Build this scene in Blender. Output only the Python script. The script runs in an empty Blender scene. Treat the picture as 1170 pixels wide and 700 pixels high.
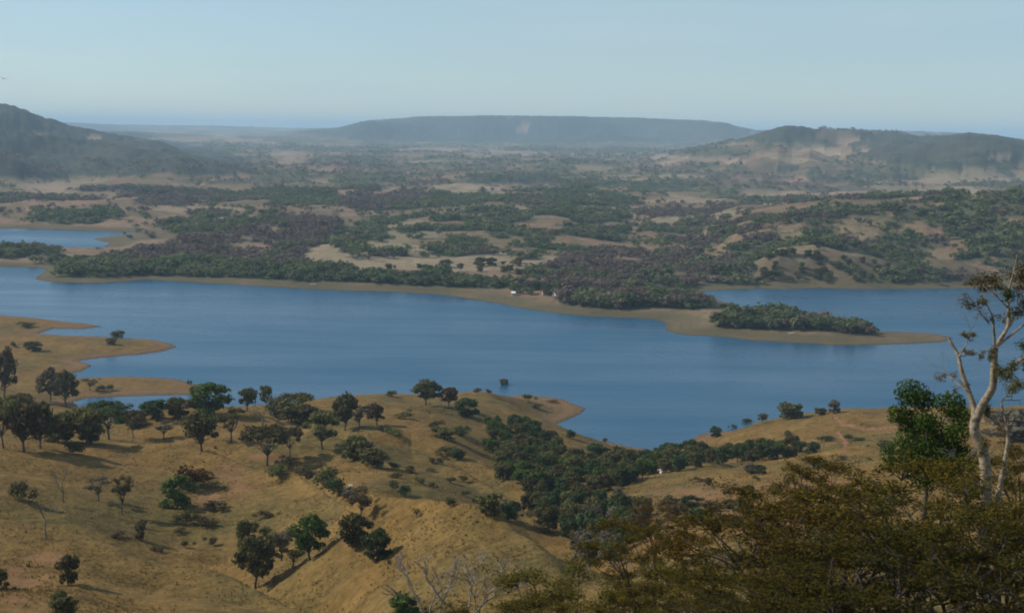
import bpy, math, random
import numpy as np
from mathutils import Vector, Matrix

# ------------------------------------------------------------------ camera, sky, sun, exposure
W_PX, H_PX, F_PX, PY_H = 1170.0, 700.0, 1607.0, 147.0
CAM_Z = 150.0
PITCH = math.atan((H_PX / 2 - PY_H) / F_PX)
ROLL = 0.0145                                             # the photograph hangs a little to the right
SUN_AZ, SUN_EL = math.radians(-78), math.radians(36)      # azimuth from +Y, negative = to the left
SKY_STRENGTH, SUN_STRENGTH, EXPOSURE = 0.108, 4.6, -0.05
HAZE_DENSITY, HAZE_COLOR = 6.4e-5, (0.57, 0.80, 1.0, 1)

sc = bpy.context.scene
col = sc.collection
cam_d = bpy.data.cameras.new('camera')
cam_d.sensor_width = 36.0
cam_d.lens = 36.0 * F_PX / W_PX
cam_d.clip_start, cam_d.clip_end = 0.5, 200000
cam = bpy.data.objects.new('camera', cam_d); col.objects.link(cam)
cam.location = (0, 0, CAM_Z)
cam.rotation_euler = (Matrix.Rotation(math.pi / 2 - PITCH, 3, 'X') @ Matrix.Rotation(ROLL, 3, 'Z')).to_euler()
sc.camera = cam

wd = bpy.data.worlds.new('World'); sc.world = wd; wd.use_nodes = True
nt = wd.node_tree; nt.nodes.clear()
def N(nt, typ, **kw):
    n = nt.nodes.new(typ)
    for k, v in kw.items(): setattr(n, k, v)
    return n
sky = N(nt, 'ShaderNodeTexSky', sky_type='NISHITA', sun_disc=False)
sky.sun_elevation, sky.sun_rotation = SUN_EL, SUN_AZ % (2 * math.pi)
sky.altitude, sky.air_density, sky.dust_density, sky.ozone_density = 300, 1.0, 0.2, 3.2
tc = N(nt, 'ShaderNodeTexCoord'); mp = N(nt, 'ShaderNodeMapping'); mp.inputs['Scale'].default_value = (2.0, 2.0, 14.0)
cn = N(nt, 'ShaderNodeTexNoise'); cn.inputs['Scale'].default_value = 2.2; cn.inputs['Detail'].default_value = 4
cr = N(nt, 'ShaderNodeMapRange'); cr.inputs[1].default_value = 0.42; cr.inputs[2].default_value = 0.75; cr.inputs[3].default_value = 0.25; cr.inputs[4].default_value = 0.70
mx = N(nt, 'ShaderNodeMix', data_type='RGBA'); mx.inputs[7].default_value = (5.0, 5.85, 6.0, 1)
hs = N(nt, 'ShaderNodeHueSaturation'); hs.inputs['Saturation'].default_value = 0.80
bg = N(nt, 'ShaderNodeBackground'); bg.inputs['Strength'].default_value = SKY_STRENGTH
wo = N(nt, 'ShaderNodeOutputWorld'); L = nt.links.new
L(tc.outputs['Generated'], mp.inputs['Vector']); L(mp.outputs[0], cn.inputs['Vector']); L(cn.outputs['Fac'], cr.inputs[0])
L(cr.outputs[0], mx.inputs[0]); L(sky.outputs[0], mx.inputs[6]); L(mx.outputs[2], hs.inputs['Color'])
tn = N(nt, 'ShaderNodeMix', data_type='RGBA', blend_type='MULTIPLY'); tn.inputs[0].default_value = 1.0; tn.inputs[7].default_value = (0.86, 0.99, 1.08, 1)
L(hs.outputs[0], tn.inputs[6]); L(tn.outputs[2], bg.inputs[0]); L(bg.outputs[0], wo.inputs[0])

SUN_DIR = Vector((math.sin(SUN_AZ) * math.cos(SUN_EL), math.cos(SUN_AZ) * math.cos(SUN_EL), math.sin(SUN_EL)))
sd = bpy.data.lights.new('sun', 'SUN'); sd.energy = SUN_STRENGTH; sd.angle = math.radians(0.5); sd.color = (1.0, 0.92, 0.81)
so = bpy.data.objects.new('sun', sd); col.objects.link(so)
so.rotation_euler = SUN_DIR.to_track_quat('Z', 'Y').to_euler(); so.location = (0, 0, 400)

vs = sc.view_settings
vs.view_transform = 'Standard'; vs.look = 'None'; vs.gamma = 1.0; vs.exposure = EXPOSURE; vs.use_curve_mapping = False
sc.cycles.filter_width = 1.9
sc.cycles.max_bounces = 5; sc.cycles.diffuse_bounces = 2; sc.cycles.glossy_bounces = 2; sc.cycles.transmission_bounces = 3; sc.cycles.volume_bounces = 1

rng = np.random.default_rng(7)
random.seed(7)

# ------------------------------------------------------------------ projection helpers
cP, sP, cR, sR = math.cos(PITCH), math.sin(PITCH), math.cos(ROLL), math.sin(ROLL)
def ray(px, py):                       # pixel of the 1170x700 photograph -> azimuth, tangent of elevation
    X = (np.asarray(px, float) - W_PX / 2) / F_PX; Y = -(np.asarray(py, float) - H_PX / 2) / F_PX
    X, Y = X * cR - Y * sR, X * sR + Y * cR
    fy = cP + Y * sP; fz = -sP + Y * cP
    return np.arctan2(X, fy), fz / np.hypot(X, fy)
def project(x, y, z):
    zz = z - CAM_Z
    Zf = np.maximum(y * cP - zz * sP, 1e-3)
    X, Y = x / Zf, (zz * cP + y * sP) / Zf
    return W_PX / 2 + F_PX * (X * cR + Y * sR), H_PX / 2 - F_PX * (Y * cR - X * sR)
def plan0(px, py):                     # pixel -> plan position on the water level
    az, t = ray(px, py); d = -CAM_Z / t
    return d * np.sin(az), d * np.cos(az)

# ------------------------------------------------------------------ noise
def perlin(x, y, seed=0):
    xi = np.floor(x).astype(np.int64); yi = np.floor(y).astype(np.int64)
    xf = x - xi; yf = y - yi
    def g(ix, iy):
        h = (ix * 374761393 + iy * 668265263 + seed * 1442695041) & 0xffffffff
        h = ((h ^ (h >> 13)) * 1274126177) & 0xffffffff
        a = ((h ^ (h >> 16)) & 0xffff) * (2 * math.pi / 65536)
        return np.cos(a), np.sin(a)
    u = xf * xf * xf * (xf * (xf * 6 - 15) + 10); v = yf * yf * yf * (yf * (yf * 6 - 15) + 10)
    def dot(ix, iy, dx, dy):
        a, b = g(ix, iy); return a * dx + b * dy
    n00 = dot(xi, yi, xf, yf); n10 = dot(xi + 1, yi, xf - 1, yf)
    n01 = dot(xi, yi + 1, xf, yf - 1); n11 = dot(xi + 1, yi + 1, xf - 1, yf - 1)
    a = n00 + u * (n10 - n00); b = n01 + u * (n11 - n01)
    return (a + v * (b - a)) * 1.5
def fbm(x, y, wl, octs=4, seed=0, gain=0.5):
    s = 0; a = 1.0; f = 1.0 / wl
    for o in range(octs):
        s = s + a * perlin(x * f + 13.7 * o, y * f - 7.3 * o, seed + o); a *= gain; f *= 2.03
    return s
def sstep(a, b, x):
    t = np.clip((x - a) / (b - a), 0, 1); return t * t * (3 - 2 * t)
def in_poly(px, py, poly):
    inside = np.zeros(px.shape, bool); n = len(poly)
    for i in range(n):
        x0, y0 = poly[i]; x1, y1 = poly[(i + 1) % n]
        if y0 == y1: continue
        c = ((y0 > py) != (y1 > py)) & (px < (x1 - x0) * (py - y0) / (y1 - y0) + x0)
        inside ^= c
    return inside
def seg_dist(px, py, pts, closed=False):
    best = np.full(px.shape, 1e9); n = len(pts)
    for i in range(n if closed else n - 1):
        x0, y0 = pts[i]; x1, y1 = pts[(i + 1) % n]
        dx, dy = x1 - x0, y1 - y0; l2 = dx * dx + dy * dy + 1e-12
        t = np.clip(((px - x0) * dx + (py - y0) * dy) / l2, 0, 1)
        best = np.minimum(best, (px - x0 - t * dx) ** 2 + (py - y0 - t * dy) ** 2)
    return np.sqrt(best)

# ------------------------------------------------------------------ the lake shores, as seen, on the water level
MAIN_LAKE = [(-420, 352), (-150, 356), (0, 360), (40, 363), (62, 366), (98, 370), (116, 373), (96, 375), (64, 374.5), (46, 380), (75, 383), (110, 384),
    (140, 386), (172, 389), (194, 393), (203, 396), (186, 401), (160, 405), (135, 407), (105, 410), (92, 412), (104, 415), (108, 418), (92, 424),
    (72, 428), (60, 430), (72, 432), (100, 431.5), (130, 430), (170, 432), (200, 434), (224, 439), (232, 445), (222, 450), (180, 452), (140, 453), (100, 455),
    (84, 460), (95, 470), (150, 478), (230, 478), (300, 477), (380, 472), (440, 463), (500, 457), (560, 453), (610, 453), (640, 456), (655, 461),
    (668, 466), (660, 473), (648, 479), (632, 485), (642, 492), (660, 498), (690, 504), (720, 511), (755, 515), (785, 511), (786, 504), (800, 494), (850, 489), (900, 484),
    (960, 477), (1050, 472), (1170, 467), (1320, 462), (1600, 460), (1600, 334), (1320, 332), (1170, 330), (1125, 329), (1060, 329.5), (1000, 330.5), (940, 329),
    (900, 330.5), (870, 329.5), (830, 331.5), (806, 333), (800, 336), (812, 341), (832, 346), (840, 351), (870, 357), (920, 365), (970, 374), (1010, 379), (1040, 380),
    (1070, 381), (1088, 386), (1075, 391), (1040, 393), (1000, 394.5), (950, 394), (900, 392), (860, 389), (830, 385.5), (800, 383.5), (775, 382), (760, 377), (764, 370),
    (750, 365.5), (720, 363.5), (680, 361.5), (640, 358.5), (600, 353.5), (570, 347), (540, 341), (500, 336.5), (450, 333.5), (400, 332), (350, 330), (300, 327),
    (260, 324.5), (200, 321.5), (165, 319.5), (140, 322), (100, 323.5), (60, 322.5), (40, 319.5), (42, 316), (52, 309), (44, 305.5), (0, 305), (-150, 304), (-420, 303)]
UPPER_LAKE = [(-420, 256), (-150, 259), (0, 261), (60, 262), (110, 264), (166, 266.5), (130, 269.5), (104, 273), (126, 278), (118, 283), (60, 282.5), (0, 280.5), (-150, 280), (-420, 279)]
def to_plan(poly):
    a = np.array(poly, float); x, y = plan0(a[:, 0], a[:, 1]); return list(zip(x, y))
def densify(poly, step=14.0, amp=2.2):
    out = []; n = len(poly)
    for i in range(n):
        (x0, y0), (x1, y1) = poly[i], poly[(i + 1) % n]
        k = max(1, int(math.hypot(x1 - x0, y1 - y0) / step))
        if k > 40: k = 40
        for j in range(k):
            t = j / k; out.append((x0 + (x1 - x0) * t, y0 + (y1 - y0) * t))
    a = np.array(out)
    a[:, 0] += amp * fbm(a[:, 0], a[:, 1], 45, 3, 91); a[:, 1] += 2.2 * amp * fbm(a[:, 0], a[:, 1], 45, 3, 95)
    return [tuple(p) for p in a]
LAKES = [densify(to_plan(MAIN_LAKE), 16), densify(to_plan(UPPER_LAKE), 25)]

# ------------------------------------------------------------------ the near hills: profiles (distance m, row) down 16 columns
NEAR = {
 -300: [(60, 1050), (120, 860), (200, 705), (260, 630), (320, 575), (420, 508), (520, 490), (650, 468), (800, 445)],
 0:   [(60, 1050), (120, 860), (200, 705), (250, 645), (285, 602), (312, 592), (350, 555), (390, 525), (425, 506), (470, 502), (540, 487), (650, 467), (760, 446)],
 100: [(60, 1040), (120, 850), (200, 705), (240, 660), (275, 617), (308, 614), (335, 588), (380, 547), (420, 515), (450, 503), (480, 504), (560, 482), (650, 470)],
 170: [(200, 715), (240, 672), (262, 640), (300, 640), (330, 605), (370, 562), (410, 525), (440, 503), (480, 505), (520, 482), (560, 469), (620, 474), (700, 474)],
 250: [(60, 1030), (120, 840), (200, 712), (230, 682), (250, 656), (292, 660), (330, 612), (360, 572), (395, 535), (425, 511), (462, 513), (500, 492), (560, 470), (620, 466), (680, 472)],
 340: [(190, 725), (220, 698), (250, 672), (285, 648), (320, 602), (350, 566), (380, 541), (424, 545), (460, 509), (500, 487), (545, 485), (600, 464), (660, 461), (720, 470)],
 430: [(60, 1000), (120, 830), (190, 725), (220, 695), (250, 645), (275, 602), (292, 572), (335, 578), (370, 556), (410, 532), (450, 511), (500, 492), (560, 470), (620, 456), (680, 449), (730, 458)],
 500: [(190, 720), (220, 668), (245, 620), (270, 578), (322, 592), (370, 565), (430, 536), (470, 510), (520, 490), (580, 471), (640, 459), (700, 449), (750, 455)],
 570: [(60, 960), (120, 800), (190, 705), (215, 655), (240, 615), (258, 592), (310, 616), (360, 592), (410, 563), (440, 547), (480, 535), (520, 520), (560, 497), (610, 476), (660, 456), (710, 446), (750, 452)],
 640: [(180, 725), (205, 678), (225, 640), (272, 668), (330, 634), (390, 592), (450, 554), (520, 522), (580, 502), (620, 489), (680, 473), (715, 465)],
 700: [(60, 800), (120, 735), (180, 705), (240, 664), (300, 628), (360, 592), (420, 566), (480, 548), (540, 526), (600, 509), (635, 506)],
 780: [(55, 775), (85, 725), (125, 700), (180, 675), (240, 632), (300, 600), (360, 574), (420, 551), (470, 538), (520, 536), (560, 526), (610, 513)],
 860: [(50, 765), (65, 738), (90, 712), (130, 684), (180, 660), (240, 622), (300, 592), (360, 563), (420, 540), (460, 525), (520, 527), (560, 516), (600, 497), (640, 484), (680, 487)],
 960: [(50, 765), (65, 738), (90, 712), (130, 684), (180, 645), (240, 604), (300, 573), (360, 547), (420, 528), (460, 516), (510, 513), (550, 501), (600, 482), (650, 469), (700, 478)],
 1080: [(50, 765), (65, 738), (90, 712), (130, 684), (180, 640), (240, 594), (300, 562), (360, 536), (420, 521), (500, 506), (600, 479), (660, 462), (700, 472)],
 1200: [(50, 765), (65, 738), (90, 712), (130, 684), (180, 632), (240, 584), (300, 552), (360, 526), (420, 511), (500, 496), (600, 473), (670, 458), (720, 468)],
 1450: [(50, 765), (65, 738), (90, 712), (130, 684), (180, 632), (240, 584), (300, 552), (360, 526), (420, 511), (500, 496), (600, 473), (670, 458), (720, 468)],
}
ctl = []
for px, rows in NEAR.items():
    for d, py in rows:
        az, t = ray(px, py); ctl.append((float(az), math.log(d), float(t)))
    az, _ = ray(px, 500)
    for d in (4, 10, 20, 33): ctl.append((float(az), math.log(d), -np.interp(px, [570, 700, 860], [0.58, 0.46, 0.40]) - 0.5 / d))
ctl = np.array(ctl)
SU, SV = 0.0498, 0.13
def tps_fit(P, v, lam=2e-3):
    d = np.hypot(P[:, None, 0] - P[None, :, 0], P[:, None, 1] - P[None, :, 1])
    K = np.where(d > 0, d * d * np.log(d + 1e-12), 0) + lam * np.eye(len(P))
    A = np.c_[np.ones(len(P)), P]
    M = np.block([[K, A], [A.T, np.zeros((3, 3))]])
    return np.linalg.solve(M, np.r_[v, 0, 0, 0])
CP = np.c_[ctl[:, 0] / SU, ctl[:, 1] / SV]
TW = tps_fit(CP, ctl[:, 2])
def tps_eval(az, ld):
    q0, q1 = az / SU, ld / SV
    out = TW[-3] + TW[-2] * q0 + TW[-1] * q1
    for i in range(len(CP)):
        r2 = (q0 - CP[i, 0]) ** 2 + (q1 - CP[i, 1]) ** 2
        out = out + TW[i] * 0.5 * r2 * np.log(r2 + 1e-12)
    return out

# ------------------------------------------------------------------ the far land: ridges (crest as seen, distance, front and back reach)
RIDGES = [
 ([(330, 300), (380, 264), (430, 246), (480, 238), (560, 233), (640, 235), (700, 241), (740, 252), (790, 275)], 2300, 750, 600, 1.0),
 ([(790, 272), (850, 243), (900, 236), (960, 231), (1020, 231), (1080, 225), (1170, 216), (1320, 206), (1600, 200)], 1950, 600, 700, 1.0),
 ([(850, 305), (890, 280), (930, 275), (980, 284), (1045, 306)], 1480, 190, 240, 1.0),
 ([(170, 280), (230, 256), (300, 246), (380, 253), (410, 272)], 2000, 360, 400, 1.0),
 ([(0, 255), (40, 238), (100, 236), (145, 250)], 2330, 260, 400, 1.0),
 ([(420, 300), (480, 291), (560, 290), (620, 296), (660, 304)], 1560, 130, 160, 1.0),
 ([(590, 226), (660, 213), (725, 222), (750, 236)], 3000, 350, 500, 1.0),
 ([(140, 232), (200, 214), (260, 214), (420, 218), (500, 214), (560, 226)], 3100, 420, 700, 1.0),
 ([(-420, 150), (-100, 150), (0, 152), (60, 158), (120, 167), (190, 178), (270, 190)], 4200, 900, 900, 1.0),
 ([(-420, 112), (-100, 117), (0, 121), (14, 123), (30, 128), (45, 135), (60, 138), (80, 146), (100, 149), (140, 157), (190, 166)], 5500, 1100, 1500, 1.0),
 ([(300, 156), (350, 150), (385, 147), (420, 139), (480, 135.4), (560, 134.8), (620, 135.6), (720, 136.6), (790, 139), (830, 143), (845, 147), (870, 151), (930, 158)], 14000, 4200, 6000, 1.6),
 ([(720, 186), (800, 172), (850, 160), (878, 151), (888, 148.5), (900, 146.5), (918, 147), (930, 150), (942, 148.5), (958, 152), (975, 150.5), (1000, 153), (1020, 152), (1050, 158), (1085, 157), (1105, 154), (1140, 157), (1170, 163), (1320, 166), (1600, 170)], 6000, 1700, 2500, 1.2),
 ([(930, 190), (960, 180), (985, 171), (1010, 168), (1030, 170), (1050, 165), (1070, 166), (1088, 160), (1105, 156.5), (1122, 158), (1140, 161), (1175, 169), (1320, 176)], 4900, 1100, 1200, 1.0),
 ([(820, 186), (850, 176), (870, 168), (890, 166), (905, 171), (925, 170), (950, 180), (980, 190)], 5000, 1000, 900, 1.0),
 ([(460, 196), (520, 189), (560, 187), (640, 185), (700, 188), (740, 196)], 5200, 800, 900, 1.0),
 ([(230, 198), (300, 188), (350, 183), (440, 185), (500, 192), (540, 200)], 5600, 900, 900, 1.0),
 ([(590, 211), (660, 203), (720, 199), (800, 201), (870, 205), (920, 213)], 4100, 600, 700, 1.0),
 ([(280, 176), (380, 172), (460, 170), (560, 172), (640, 171), (760, 175), (820, 180)], 8200, 1300, 1500, 1.0),
 ([(760, 152), (850, 150), (900, 149), (960, 147.5), (1040, 150), (1100, 153), (1170, 160), (1320, 170)], 13000, 2500, 4000, 1.0),
 ([(60, 140), (150, 143), (250, 144), (330, 146), (400, 147)], 20000, 5000, 6000, 1.0),
 ([(-420, 150), (150, 152), (230, 156), (330, 158), (420, 160)], 10500, 1800, 2500, 1.0),
]
def far_height(az, d, x, y):
    base = 9 + 5.0 * fbm(x, y, 420, 4, 11) + np.clip((d - 4000) / 6000, 0, 1) * (12 + 14 * fbm(x, y, 2200, 4, 15)) + np.clip((d - 16000) / 40000, 0, 1) * 50
    rid = np.clip((d - 1900) / 1500, 0, 1) * (1 - np.clip((d - 9000) / 4000, 0, 1))
    base = base + rid * (26 * np.clip(0.55 - np.abs(fbm(x, y * 1.5, 700, 4, 17)), 0, 1) ** 1.3 * 1.6 + 7 * fbm(x, y, 170, 3, 18) - 6)
    base = base + np.clip((d - 1300) / 300, 0, 1) * (1 - np.clip((d - 2600) / 900, 0, 1)) * 5 * fbm(x, y, 130, 3, 16)
    base = np.maximum(base, 1.5)
    h = base.copy()
    for k, (cr_, dc, wf, wb, pw) in enumerate(RIDGES):
        a = np.array(cr_, float); caz, ct = ray(a[:, 0], a[:, 1])
        zc = CAM_Z + dc * np.interp(az, caz, ct)
        edge = sstep(caz[0] - 0.02, caz[0] + 0.005, az) * (1 - sstep(caz[-1] - 0.005, caz[-1] + 0.02, az))
        wob = 1 + 0.10 * fbm(x, y, dc * 0.12, 3, 31 + k)
        t = (d - dc * wob) / np.where(d < dc * wob, wf, wb)
        p = np.clip(1 - np.abs(t), 0, 1); p = p * p * (3 - 2 * p)
        if pw > 1: p = np.clip(p * pw, 0, 1)
        rel = 0.30 * np.minimum(dc / 4500, 1) * fbm(x, y, min(800, dc * 0.12), 5, 51 + k) * 3.2 * p * (1 - p)
        hr = base + (zc - base) * np.clip(p + rel * np.where(p > 0.02, 1, 0) * sstep(0, .3, p), 0, 1) * edge
        h = np.maximum(h, hr)
    return h

# ------------------------------------------------------------------ terrain grid (azimuth x distance)
az_in = np.linspace(math.radians(-22.5), math.radians(22.5), 1000)
az_l = -np.geomspace(math.radians(95), math.radians(22.6), 60); az_r = -az_l[::-1]
AZ = np.r_[az_l, az_in, az_r]
DD = np.r_[np.geomspace(2.5, 110, 70)[:-1], np.geomspace(110, 900, 430)[:-1], np.geomspace(900, 3000, 330)[:-1], np.geomspace(3000, 16000, 260)[:-1], np.geomspace(16000, 66000, 50)]
LD = np.log(DD)
nA, nD = len(AZ), len(DD)
gaz = np.repeat(AZ[None, :], nD, 0).ravel(); gd = np.repeat(DD[:, None], nA, 1).ravel()
gx, gy = gd * np.sin(gaz), gd * np.cos(gaz)
# signed distance to the shore (positive on land)
sd_ = np.full(gx.shape, 4000.0)
sel = (gd > 560) & (gd < 2600)
sx, sy = gx[sel], gy[sel]
dist = np.full(sx.shape, 1e9); wet = np.zeros(sx.shape, bool)
for lk in LAKES:
    dist = np.minimum(dist, seg_dist(sx, sy, lk, True)); wet |= in_poly(sx, sy, lk)
sd_[sel] = np.where(wet, -dist, dist)
z = np.zeros(gx.shape)
CRESTS = [([(-120, 590, 300), (0, 594, 300), (60, 603, 288), (130, 622, 272), (200, 645, 262), (270, 668, 252), (350, 704, 222), (430, 745, 200)], 6.5, 20, 17),
 ([(150, 505, 440), (230, 508, 425), (290, 518, 402), (340, 541, 380), (380, 556, 340), (430, 572, 292), (500, 578, 270), (570, 592, 258), (650, 642, 222)], 7.5, 26, 23),
 ([(325, 486, 505), (420, 508, 455), (470, 515, 460), (520, 537, 440), (570, 562, 410), (610, 583, 380), (650, 604, 372)], 8.5, 26, 22),
 ([(170, 469, 560), (250, 470, 560), (340, 483, 545)], 6.0, 25, 20),
 ([(820, 532, 450), (900, 520, 455), (960, 516, 460), (1080, 506, 500)], 5.5, 24, 18)]
# which side of the lake
_, t0 = ray(W_PX / 2, 420)
pxa = W_PX / 2 + F_PX * np.tan(gaz)
div_row = np.interp(pxa, [-400, 0, 300, 500, 700, 1170, 1600], [332, 335, 345, 400, 430, 430, 430])
azd, td = ray(np.clip(pxa, -400, 1600), div_row)
near = gd < -CAM_Z / td
ni = np.where(near)[0]
tt = tps_eval(np.clip(gaz[ni], math.radians(-32), math.radians(31)), LD[np.searchsorted(DD, gd[ni])])
zn = CAM_Z + gd[ni] * tt
xn, yn, dn = gx[ni], gy[ni], gd[ni]
amp = sstep(60, 220, dn)
zn = zn + amp * (1.6 * fbm(xn, yn, 75, 3, 3) + 0.35 * fbm(xn, yn, 14, 3, 8) + 0.13 * fbm(xn * 0.6 + yn * 0.4, yn * 1.3, 3.6, 2, 9))
for crest, A_, off_, w_ in CRESTS:
    c_ = np.array(crest, float); caz, _ = ray(c_[:, 0], c_[:, 1]); dc_ = np.interp(gaz[ni], caz, c_[:, 2])
    e_ = sstep(caz[0] - .01, caz[0] + .03, gaz[ni]) * (1 - sstep(caz[-1] - .04, caz[-1] + .012, gaz[ni]))
    q_ = dn - dc_ - 3.0 * fbm(xn, yn, 40, 2, 19)
    zn = zn - e_ * A_ * np.where(q_ > 0, np.exp(-((q_ - off_) / w_) ** 2), np.exp(-((off_) / w_) ** 2) * np.exp(-(q_ / 6.0) ** 2)) + e_ * A_ * 0.25 * np.exp(-((q_ + 6) / 10.0) ** 2)
zn = np.maximum(zn, 2.0 + 1.2 * fbm(xn, yn, 60, 3, 5))
z[ni] = zn
fi = np.where(~near)[0]
z[fi] = far_height(gaz[fi], gd[fi], gx[fi], gy[fi])
bank = sstep(0, 1, sd_ / np.where(near, 45, 110))
lowbank = np.minimum(0.25 + 0.055 * np.maximum(sd_, 0), 3.0)
z = np.where(sd_ > 0, z * bank + lowbank * (1 - bank), -0.3 - 0.05 * np.minimum(-sd_, 200))
Zg = z.reshape(nD, nA)

def height(x, y):
    az = np.arctan2(x, y); d = np.hypot(x, y)
    fa = np.clip(np.interp(az, AZ, np.arange(nA)), 0, nA - 1.001); fd = np.clip(np.interp(np.log(d), LD, np.arange(nD)), 0, nD - 1.001)
    ia, id_ = fa.astype(int), fd.astype(int); ta, td_ = fa - ia, fd - id_
    return ((Zg[id_, ia] * (1 - ta) + Zg[id_, ia + 1] * ta) * (1 - td_) + (Zg[id_ + 1, ia] * (1 - ta) + Zg[id_ + 1, ia + 1] * ta) * td_)
def hit(px, py, dmin=90, dmax=12000):
    az, t = ray(px, py); az, t = float(az), float(t)
    ds = np.geomspace(dmin, dmax, 6000)
    hz = height(ds * math.sin(az), ds * math.cos(az))
    k = np.where(CAM_Z + ds * t < hz)[0]
    if len(k) == 0: return None
    d = ds[k[0]]; x, y = d * math.sin(az), d * math.cos(az)
    return x, y, float(height(np.array([x]), np.array([y]))[0]), d
# what can be seen of the ground (running maximum of elevation)
tan_e = (Zg - CAM_Z) / DD[:, None]
runmax = np.maximum.accumulate(tan_e, 0)
visible = (tan_e >= runmax - 0.004).ravel()
gpx, gpy = project(gx, gy, z)

# ------------------------------------------------------------------ land cover (what grows where)
jx = gpx + 7 * fbm(gx, gy, 60 + gd.mean() * 0, 3, 71) * np.clip(gd / 1500, .3, 1); jy = gpy + 3 * fbm(gx, gy, 80, 3, 75)
GREEN, BROWN = 0.0, 1.0
WOODS = [  # polygon as seen, cover, brownness, tree spacing m, zone name
 ([(46, 306), (70, 300), (150, 297), (250, 303), (330, 306), (420, 311), (500, 318), (560, 323), (588, 327), (586, 331), (560, 330), (500, 327), (420, 324), (300, 320.5), (200, 316.5), (100, 318.5), (50, 317)], 1.0, 0.0, 'peninsula'),
 ([(-300, 284), (60, 288), (150, 290), (190, 294), (60, 299), (40, 303), (-300, 300)], 0.75, 0.1, 'peninsula'),
 ([(130, 296), (170, 284), (260, 268), (300, 256), (350, 249), (388, 256), (392, 270), (365, 276), (345, 300), (250, 303), (150, 298)], 1.0, 0.9, 'hill'),
 ([(350, 292), (380, 266), (430, 252), (560, 238), (700, 243), (740, 258), (725, 284), (640, 290), (600, 283), (520, 292), (430, 293)], 0.62, 0.15, 'hill'),
 ([(600, 310), (680, 287), (760, 285), (850, 300), (885, 318), (875, 326), (800, 329), (745, 331), (660, 331), (600, 331)], 0.95, 0.6, 'hill'),
 ([(633, 340), (700, 337), (800, 338), (815, 347), (800, 355.5), (700, 353.5), (640, 348)], 1.0, 0.25, 'peninsula'),
 ([(814, 369), (845, 361), (880, 358), (940, 360), (985, 369), (1003, 377), (998, 380.5), (930, 380), (860, 377.5), (818, 373)], 1.0, 0.35, 'island'),
 ([(850, 248), (1000, 238), (1170, 220), (1600, 208), (1600, 329), (1170, 326), (1090, 326), (1000, 326), (1008, 314), (1040, 303), (965, 279), (930, 268), (880, 262)], 0.9, 0.3, 'hill'),
 ([(600, 232), (660, 218), (720, 226), (738, 243), (690, 248), (620, 244)], 0.95, 0.2, 'hill'),
 ([(18, 254), (45, 242), (100, 238), (142, 245), (132, 254), (60, 257)], 1.0, 0.1, 'hill'),
 ([(150, 236), (180, 220), (235, 216), (250, 226), (210, 236)], 0.9, 0.7, 'hill'),
 ([(380, 240), (400, 222), (480, 219), (500, 228), (440, 240)], 0.85, 0.7, 'far'),
 ([(520, 204), (600, 200), (700, 206), (800, 211), (790, 217), (640, 214), (540, 210)], 0.95, 0.1, 'far'),
 ([(-420, 110), (0, 118), (100, 140), (200, 160), (270, 178), (290, 198), (180, 200), (60, 204), (-420, 214)], 0.95, 0.65, 'far'),
 ([(320, 150), (480, 132), (760, 134), (860, 145), (860, 162), (640, 164), (420, 162)], 0.95, 0.3, 'far'),
 ([(880, 145), (920, 145), (940, 152), (900, 165), (870, 166), (850, 158)], 0.9, 0.4, 'far'),
 ([(980, 152), (1060, 156), (1110, 150), (1180, 160), (1300, 162), (1300, 185), (1170, 186), (1080, 196), (1000, 186), (970, 172)], 0.9, 0.4, 'far'),
 ([(890, 190), (960, 196), (1040, 204), (1090, 212), (960, 210), (880, 204)], 0.8, 0.3, 'far'),
 ([(880, 292), (930, 292), (990, 308), (1000, 322), (900, 325), (850, 322)], 0.3, 0.2, 'hill'),
 ([(740, 268), (800, 250), (850, 252), (900, 275), (860, 290), (780, 282)], 0.7, 0.45, 'hill'),
 ([(170, 262), (210, 246), (300, 240), (330, 246), (230, 262)], 0.75, 0.4, 'hill'),
]
wood = np.zeros(gx.shape); brown = np.full(gx.shape, 0.35); zone = np.zeros(gx.shape, int)
far_m = ~near & (sd_ > 6)
patch = fbm(gx, gy * 0.8, 260, 4, 81) + 0.5 * fbm(gx, gy, 900, 3, 85)
wood = np.where(far_m & (gd > 1500), np.maximum(0.8 * sstep(0.22, 0.48, patch), 0.10 * sstep(-0.3, 0.4, fbm(gx, gy, 140, 3, 181))), 0.0)
p2 = fbm(gx * 0.8, gy * 0.9, 190, 4, 281, 0.6) + 0.35 * fbm(gx, gy, 1200, 2, 285)
wood = np.where(far_m & (gd > 2600), np.maximum(wood, 0.85 * sstep(0.16, 0.36, p2)), wood)
wood = np.where(gd > 7500, np.maximum(wood, 0.6 * sstep(-0.05, 0.2, patch)), wood)
brown = np.clip(0.35 + 0.8 * fbm(gx, gy, 500, 3, 88), 0, 1)
gaps = fbm(gx, gy, 70, 3, 83); gap2 = fbm(gx, gy, 85, 4, 84, 0.65)
for poly, cv, br, zn_ in WOODS:
    m = far_m & in_poly(jx, jy, poly)
    c = cv * (1 - 0.9 * sstep(0.10, 0.42, gap2[m])) if zn_ == 'hill' and cv > 0.88 else cv if cv > 0.88 else sstep(0.62 - cv, 0.86 - cv, gap2[m])
    wood[m] = c; brown[m] = np.clip(br + 0.35 * fbm(gx[m], gy[m], 160, 3, 89), 0, 1)
    zone[m] = {'peninsula': 1, 'hill': 2, 'island': 3, 'far': 4}[zn_]
clearing = far_m & in_poly(jx, jy, [(300, 303), (400, 297), (470, 294), (590, 293), (612, 305), (600, 316), (540, 313), (430, 306), (330, 303)])
wood[clearing] = 0
wood = wood * sstep(12, 30, sd_)
nshore = fbm(gx, gy, 40, 3, 61)
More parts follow.
